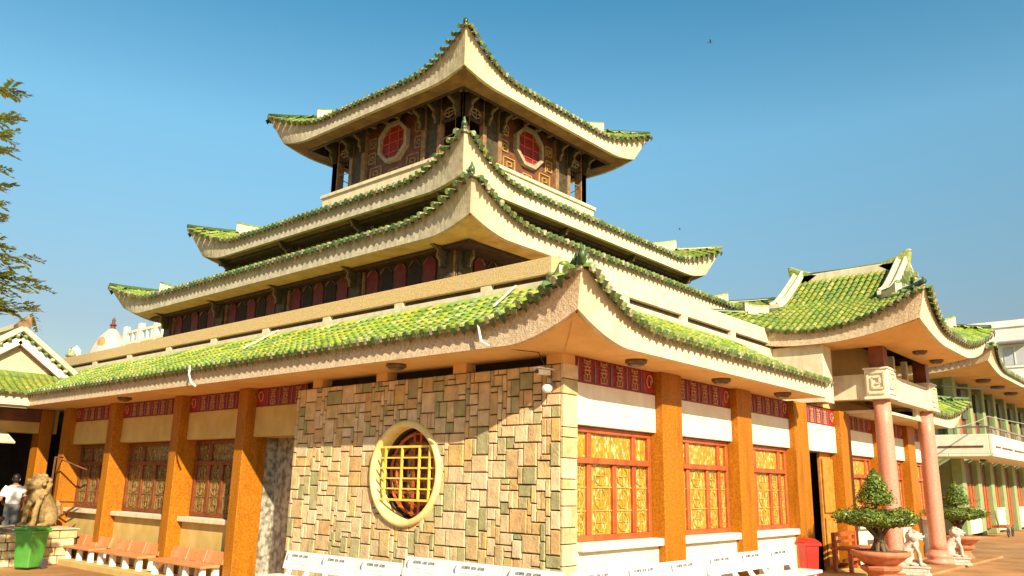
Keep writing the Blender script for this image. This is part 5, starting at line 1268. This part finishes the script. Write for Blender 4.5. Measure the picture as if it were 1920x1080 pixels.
def make_bonsai():
    t = thing('potted_bonsai', '', 'potted tree', group='clipped bonsai trees in terracotta pots')
    rn = random.Random(21)
    b = MB(); b.lathe([(0.0, 0), (0.30, 0), (0.33, 0.05), (0.28, 0.09), (0.24, 0.16), (0.24, 0.22), (0.34, 0.29), (0.36, 0.34), (0.3, 0.36), (0, 0.36)], n=8); b.build('stand', m_terra, t, bevel=0.01)
    b = MB(); b.lathe([(0.0, 0.36), (0.26, 0.36), (0.34, 0.42), (0.44, 0.50), (0.50, 0.535), (0.50, 0.60), (0.45, 0.61), (0.44, 0.56), (0.0, 0.55)], n=30); pot = b.build('pot', m_terra, t, smooth=True)
    b = MB(); b.lathe([(0, 0.555), (0.43, 0.57), (0.2, 0.60), (0, 0.61)], n=20); b.build('soil', m_mortar, pot)
    b = MB()
    for i in range(7):
        a = 2*PI*i/7; b.tube([(math.cos(a)*0.14, math.sin(a)*0.14, 0.56), (math.cos(a)*0.07, math.sin(a)*0.07, 0.70), (math.cos(a+1)*0.05, math.sin(a+1)*0.05, 0.85), (math.cos(a+.5)*0.2, math.sin(a+.5)*0.2, 1.02), (math.cos(a)*0.5, math.sin(a)*0.5, 1.10)], [0.05, 0.05, 0.045, 0.03, 0.015], 6)
    b.tube([(0, 0, 0.8), (0.01, 0, 1.2), (0, 0, 1.55)], [0.07, 0.04, 0.02], 7)
    b.build('trunk', m_bark, t, smooth=True)
    b = MB(); leaf_cloud(b, (0, 0, 1.16), (0.70, 0.70, 0.17), 6500, 0.028, rn, 0.5)
    for _ in range(26):
        a = rn.uniform(0, 2*PI); r_ = rn.uniform(0.3, 0.7); leaf_cloud(b, (math.cos(a)*r_, math.sin(a)*r_, 1.19+rn.uniform(-.04, .07)), (0.17, 0.17, 0.13), 180, 0.028, rn, 0.3)
    b.build('disc_foliage', m_leaf, t)
    b = MB()
    for i in range(9):
        z = 1.46+i*0.06; r_ = 0.37*(1-(i/9.3)**1.4); leaf_cloud(b, (0, 0, z), (r_, r_, 0.10), int(1300*(r_+.12)), 0.026, rn, 0.4)
    b.build('cone_foliage', m_leaf, t)
    return t
p1 = make_bonsai(); p1.location = (7.45, -1.42, 0.02); p1.rotation_euler.z = R(70)
p1['label'] = 'bonsai with cone top and wide disc crown in front of the near pink column'
p2 = copy_tree(p1); p2.location = (15.2, -0.95, 0.045); p2.rotation_euler.z = 1.3; p2.scale = (0.98, 0.98, 0.94)
p2['label'] = 'bonsai with wide disc crown half hidden behind the far pink column'

# wooden seats near the door
def wooden_bench(label, loc, rz, L=1.1, m=None):
    t = thing('wooden_bench', label, 'bench', loc, rz); m = m or m_dframe
    mb = MB(); mb.box(-L/2, -0.2, 0.40, L/2, 0.2, 0.45); mb.build('seat', m, t, bevel=0.01)
    for sx in (-1, 1):
        for sy in (-1, 1): mb = MB(); mb.box(sx*(L/2-0.08)-0.035, sy*0.15-0.035, 0, sx*(L/2-0.08)+0.035, sy*0.15+0.035, 0.40 if sy < 0 else 0.72); mb.build('leg', m, t)
    mb = MB(); mb.box(-L/2, 0.13, 0.64, L/2, 0.17, 0.72); mb.box(-L/2, 0.13, 0.52, L/2, 0.17, 0.57); mb.build('backrest', m, t)
    mb = MB(); mb.box(-L/2+0.1, -0.02, 0.18, L/2-0.1, 0.02, 0.23); mb.build('stretcher', m, t); return t
wooden_bench('dark brown wooden bench standing by the open doorway', (8.75, -0.5, 0.14), R(0), 1.3, m_frame)
wooden_bench('red brown wooden bench seen between the pink columns', (11.6, -0.45, 0.045), R(0), 1.1, m_frame)
hd = thing('parked_handcart', 'small handcart parked in front of the green building wall', 'handcart', (29.2, 0.8, 0), R(0))
mb = MB(); mb.box(-0.1, -0.25, 0.35, 1.0, 0.25, 0.45); mb.build('tray', m_frame, hd)
mb = MB(); mb.tube([(-0.1, 0, 0.4), (-0.5, 0, 0.75), (-0.6, 0, 1.0)], 0.03, 6); mb.build('handle', m_metal, hd)
for x in (0.05, 0.85):
    mb = MB(); mb.tube([(x+0.16*math.cos(a), -0.27, 0.2+0.16*math.sin(a)) for a in [2*PI*i/16 for i in range(17)]], 0.035, 6); mb.build('wheel', m_blk, hd)

# ================================================================== TREE (left edge)
TR = thing('tree', 'leafy tree whose feathery branches reach in from the left edge against the sky', 'tree', (-6.3, 7.9, -0.2))
rn = random.Random(4)
def V(x, y, z): return Vector((x+6.3, y-7.9, z+0.2))
mb = MB(); mb.tube([V(-6.3, 7.9, -0.2), V(-6.25, 7.95, 2.0), V(-6.1, 7.8, 4.0), V(-6.0, 7.7, 6.2), V(-6.1, 7.9, 8.3)], [0.24, 0.2, 0.16, 0.1, 0.03], 10)
ends = [(-4.75, 7.15, 7.45), (-4.72, 7.15, 7.0), (-4.78, 7.15, 6.7), (-4.74, 7.15, 6.45), (-4.8, 7.15, 6.15), (-4.72, 7.12, 5.9), (-4.78, 7.1, 5.6), (-4.68, 7.1, 5.3), (-4.62, 7.1, 5.02), (-4.25, 7.0, 4.85),
        (-4.45, 7.05, 4.62), (-4.2, 6.98, 4.52), (-4.05, 6.95, 4.45), (-4.5, 7.05, 4.15), (-4.22, 7.0, 4.1), (-4.02, 6.95, 4.05), (-4.6, 7.05, 4.45)]
lf = MB()
def frond(tip, d, L, n=8, s=0.06):
    d = d.normalized(); sd = d.cross(Vector((0, 0, 1))).normalized()
    for i in range(n):
        p = tip-d*L*(i/n); p.z -= 0.05*(1-i/n)**2
        for q in (-1, 1):
            dd = (sd*q+d*0.5+Vector((0, 0, rn.uniform(-.4, .2)))).normalized(); w = dd.cross(Vector((rn.uniform(-.3, .3), rn.uniform(-.3, .3), 1))).normalized()
            a = s*rn.uniform(0.7, 1.2); lf.add([p, p+dd*a*0.5+w*a*0.22, p+dd*a, p+dd*a*0.5-w*a*0.22], [(0, 1, 2, 3)])
def branch(e, r=0.03):
    b0_ = V(-6.1+rn.uniform(-.1, .1), 7.8, max(3.0, e[2]-rn.uniform(0.2, 0.9))); E_ = V(*e); mid = b0_.lerp(E_, 0.55)+Vector((0, 0, rn.uniform(0.05, 0.3)))
    mb.tube([b0_, mid, E_], [r, r*0.4, 0.003], 5)
    for k in range(11):
        t_ = 0.66+0.34*k/10; p = (b0_.lerp(mid, t_*2) if t_ < 0.5 else mid.lerp(E_, (t_-0.5)*2))
        d = (E_-b0_).normalized()+Vector((rn.uniform(-.9, .9), rn.uniform(-.9, .9), rn.uniform(-.7, .5))); frond(p+d.normalized()*0.26, d, 0.26, 10, 0.11)
for e in ends: branch(e)
for _ in range(45):
    a = rn.uniform(0, 2*PI); r_ = rn.uniform(0.7, 2.3); e = (-6.2+math.cos(a)*r_, 7.9+math.sin(a)*r_, rn.uniform(4.2, 8.6))
    az = math.atan2(e[1]+6.362, e[0]+8.343)
    if az < R(79): continue
    branch(e)
mb.build('trunk', m_bark, TR, smooth=True); lf.build('crown', m_leaf2, TR)

# ================================================================== BIRD
def bird(label, loc, s):
    t = thing('bird', label, 'bird', loc, R(30)); b = MB(); b.ell((0, 0, 0), (0.10*s, 0.32*s, 0.10*s), 8, 6); b.ell((0, -0.3*s, 0.05*s), (0.07*s, 0.1*s, 0.07*s), 7, 5)
    b.add([(-0.02*s, 0.25*s, 0), (0.12*s, 0.6*s, 0.02*s), (-0.12*s, 0.6*s, 0.02*s)], [(0, 1, 2)]); b.build('body', m_blk, t)
    for sx in (-1, 1):
        b = MB(); b.hexa([(0, -0.15*s, 0), (sx*0.5*s, -0.05*s, 0.35*s), (sx*0.45*s, 0.12*s, 0.35*s), (0, 0.15*s, 0), (0, -0.15*s, 0.03*s), (sx*0.5*s, -0.05*s, 0.38*s), (sx*0.45*s, 0.12*s, 0.38*s), (0, 0.15*s, 0.03*s)]); b.build('wing', m_blk, t)
bird('small dark bird flying high right of the top roof', (85.8, 40, 61.7), 0.8)
bird('tiny dark bird low in the sky left of the porch roof ridge', (90, 48, 37.2), 0.5)

# ================================================================== RENDER
S.render.engine = 'CYCLES'
S.cycles.max_bounces = 6; S.cycles.diffuse_bounces = 4
S.cycles.use_denoising = True
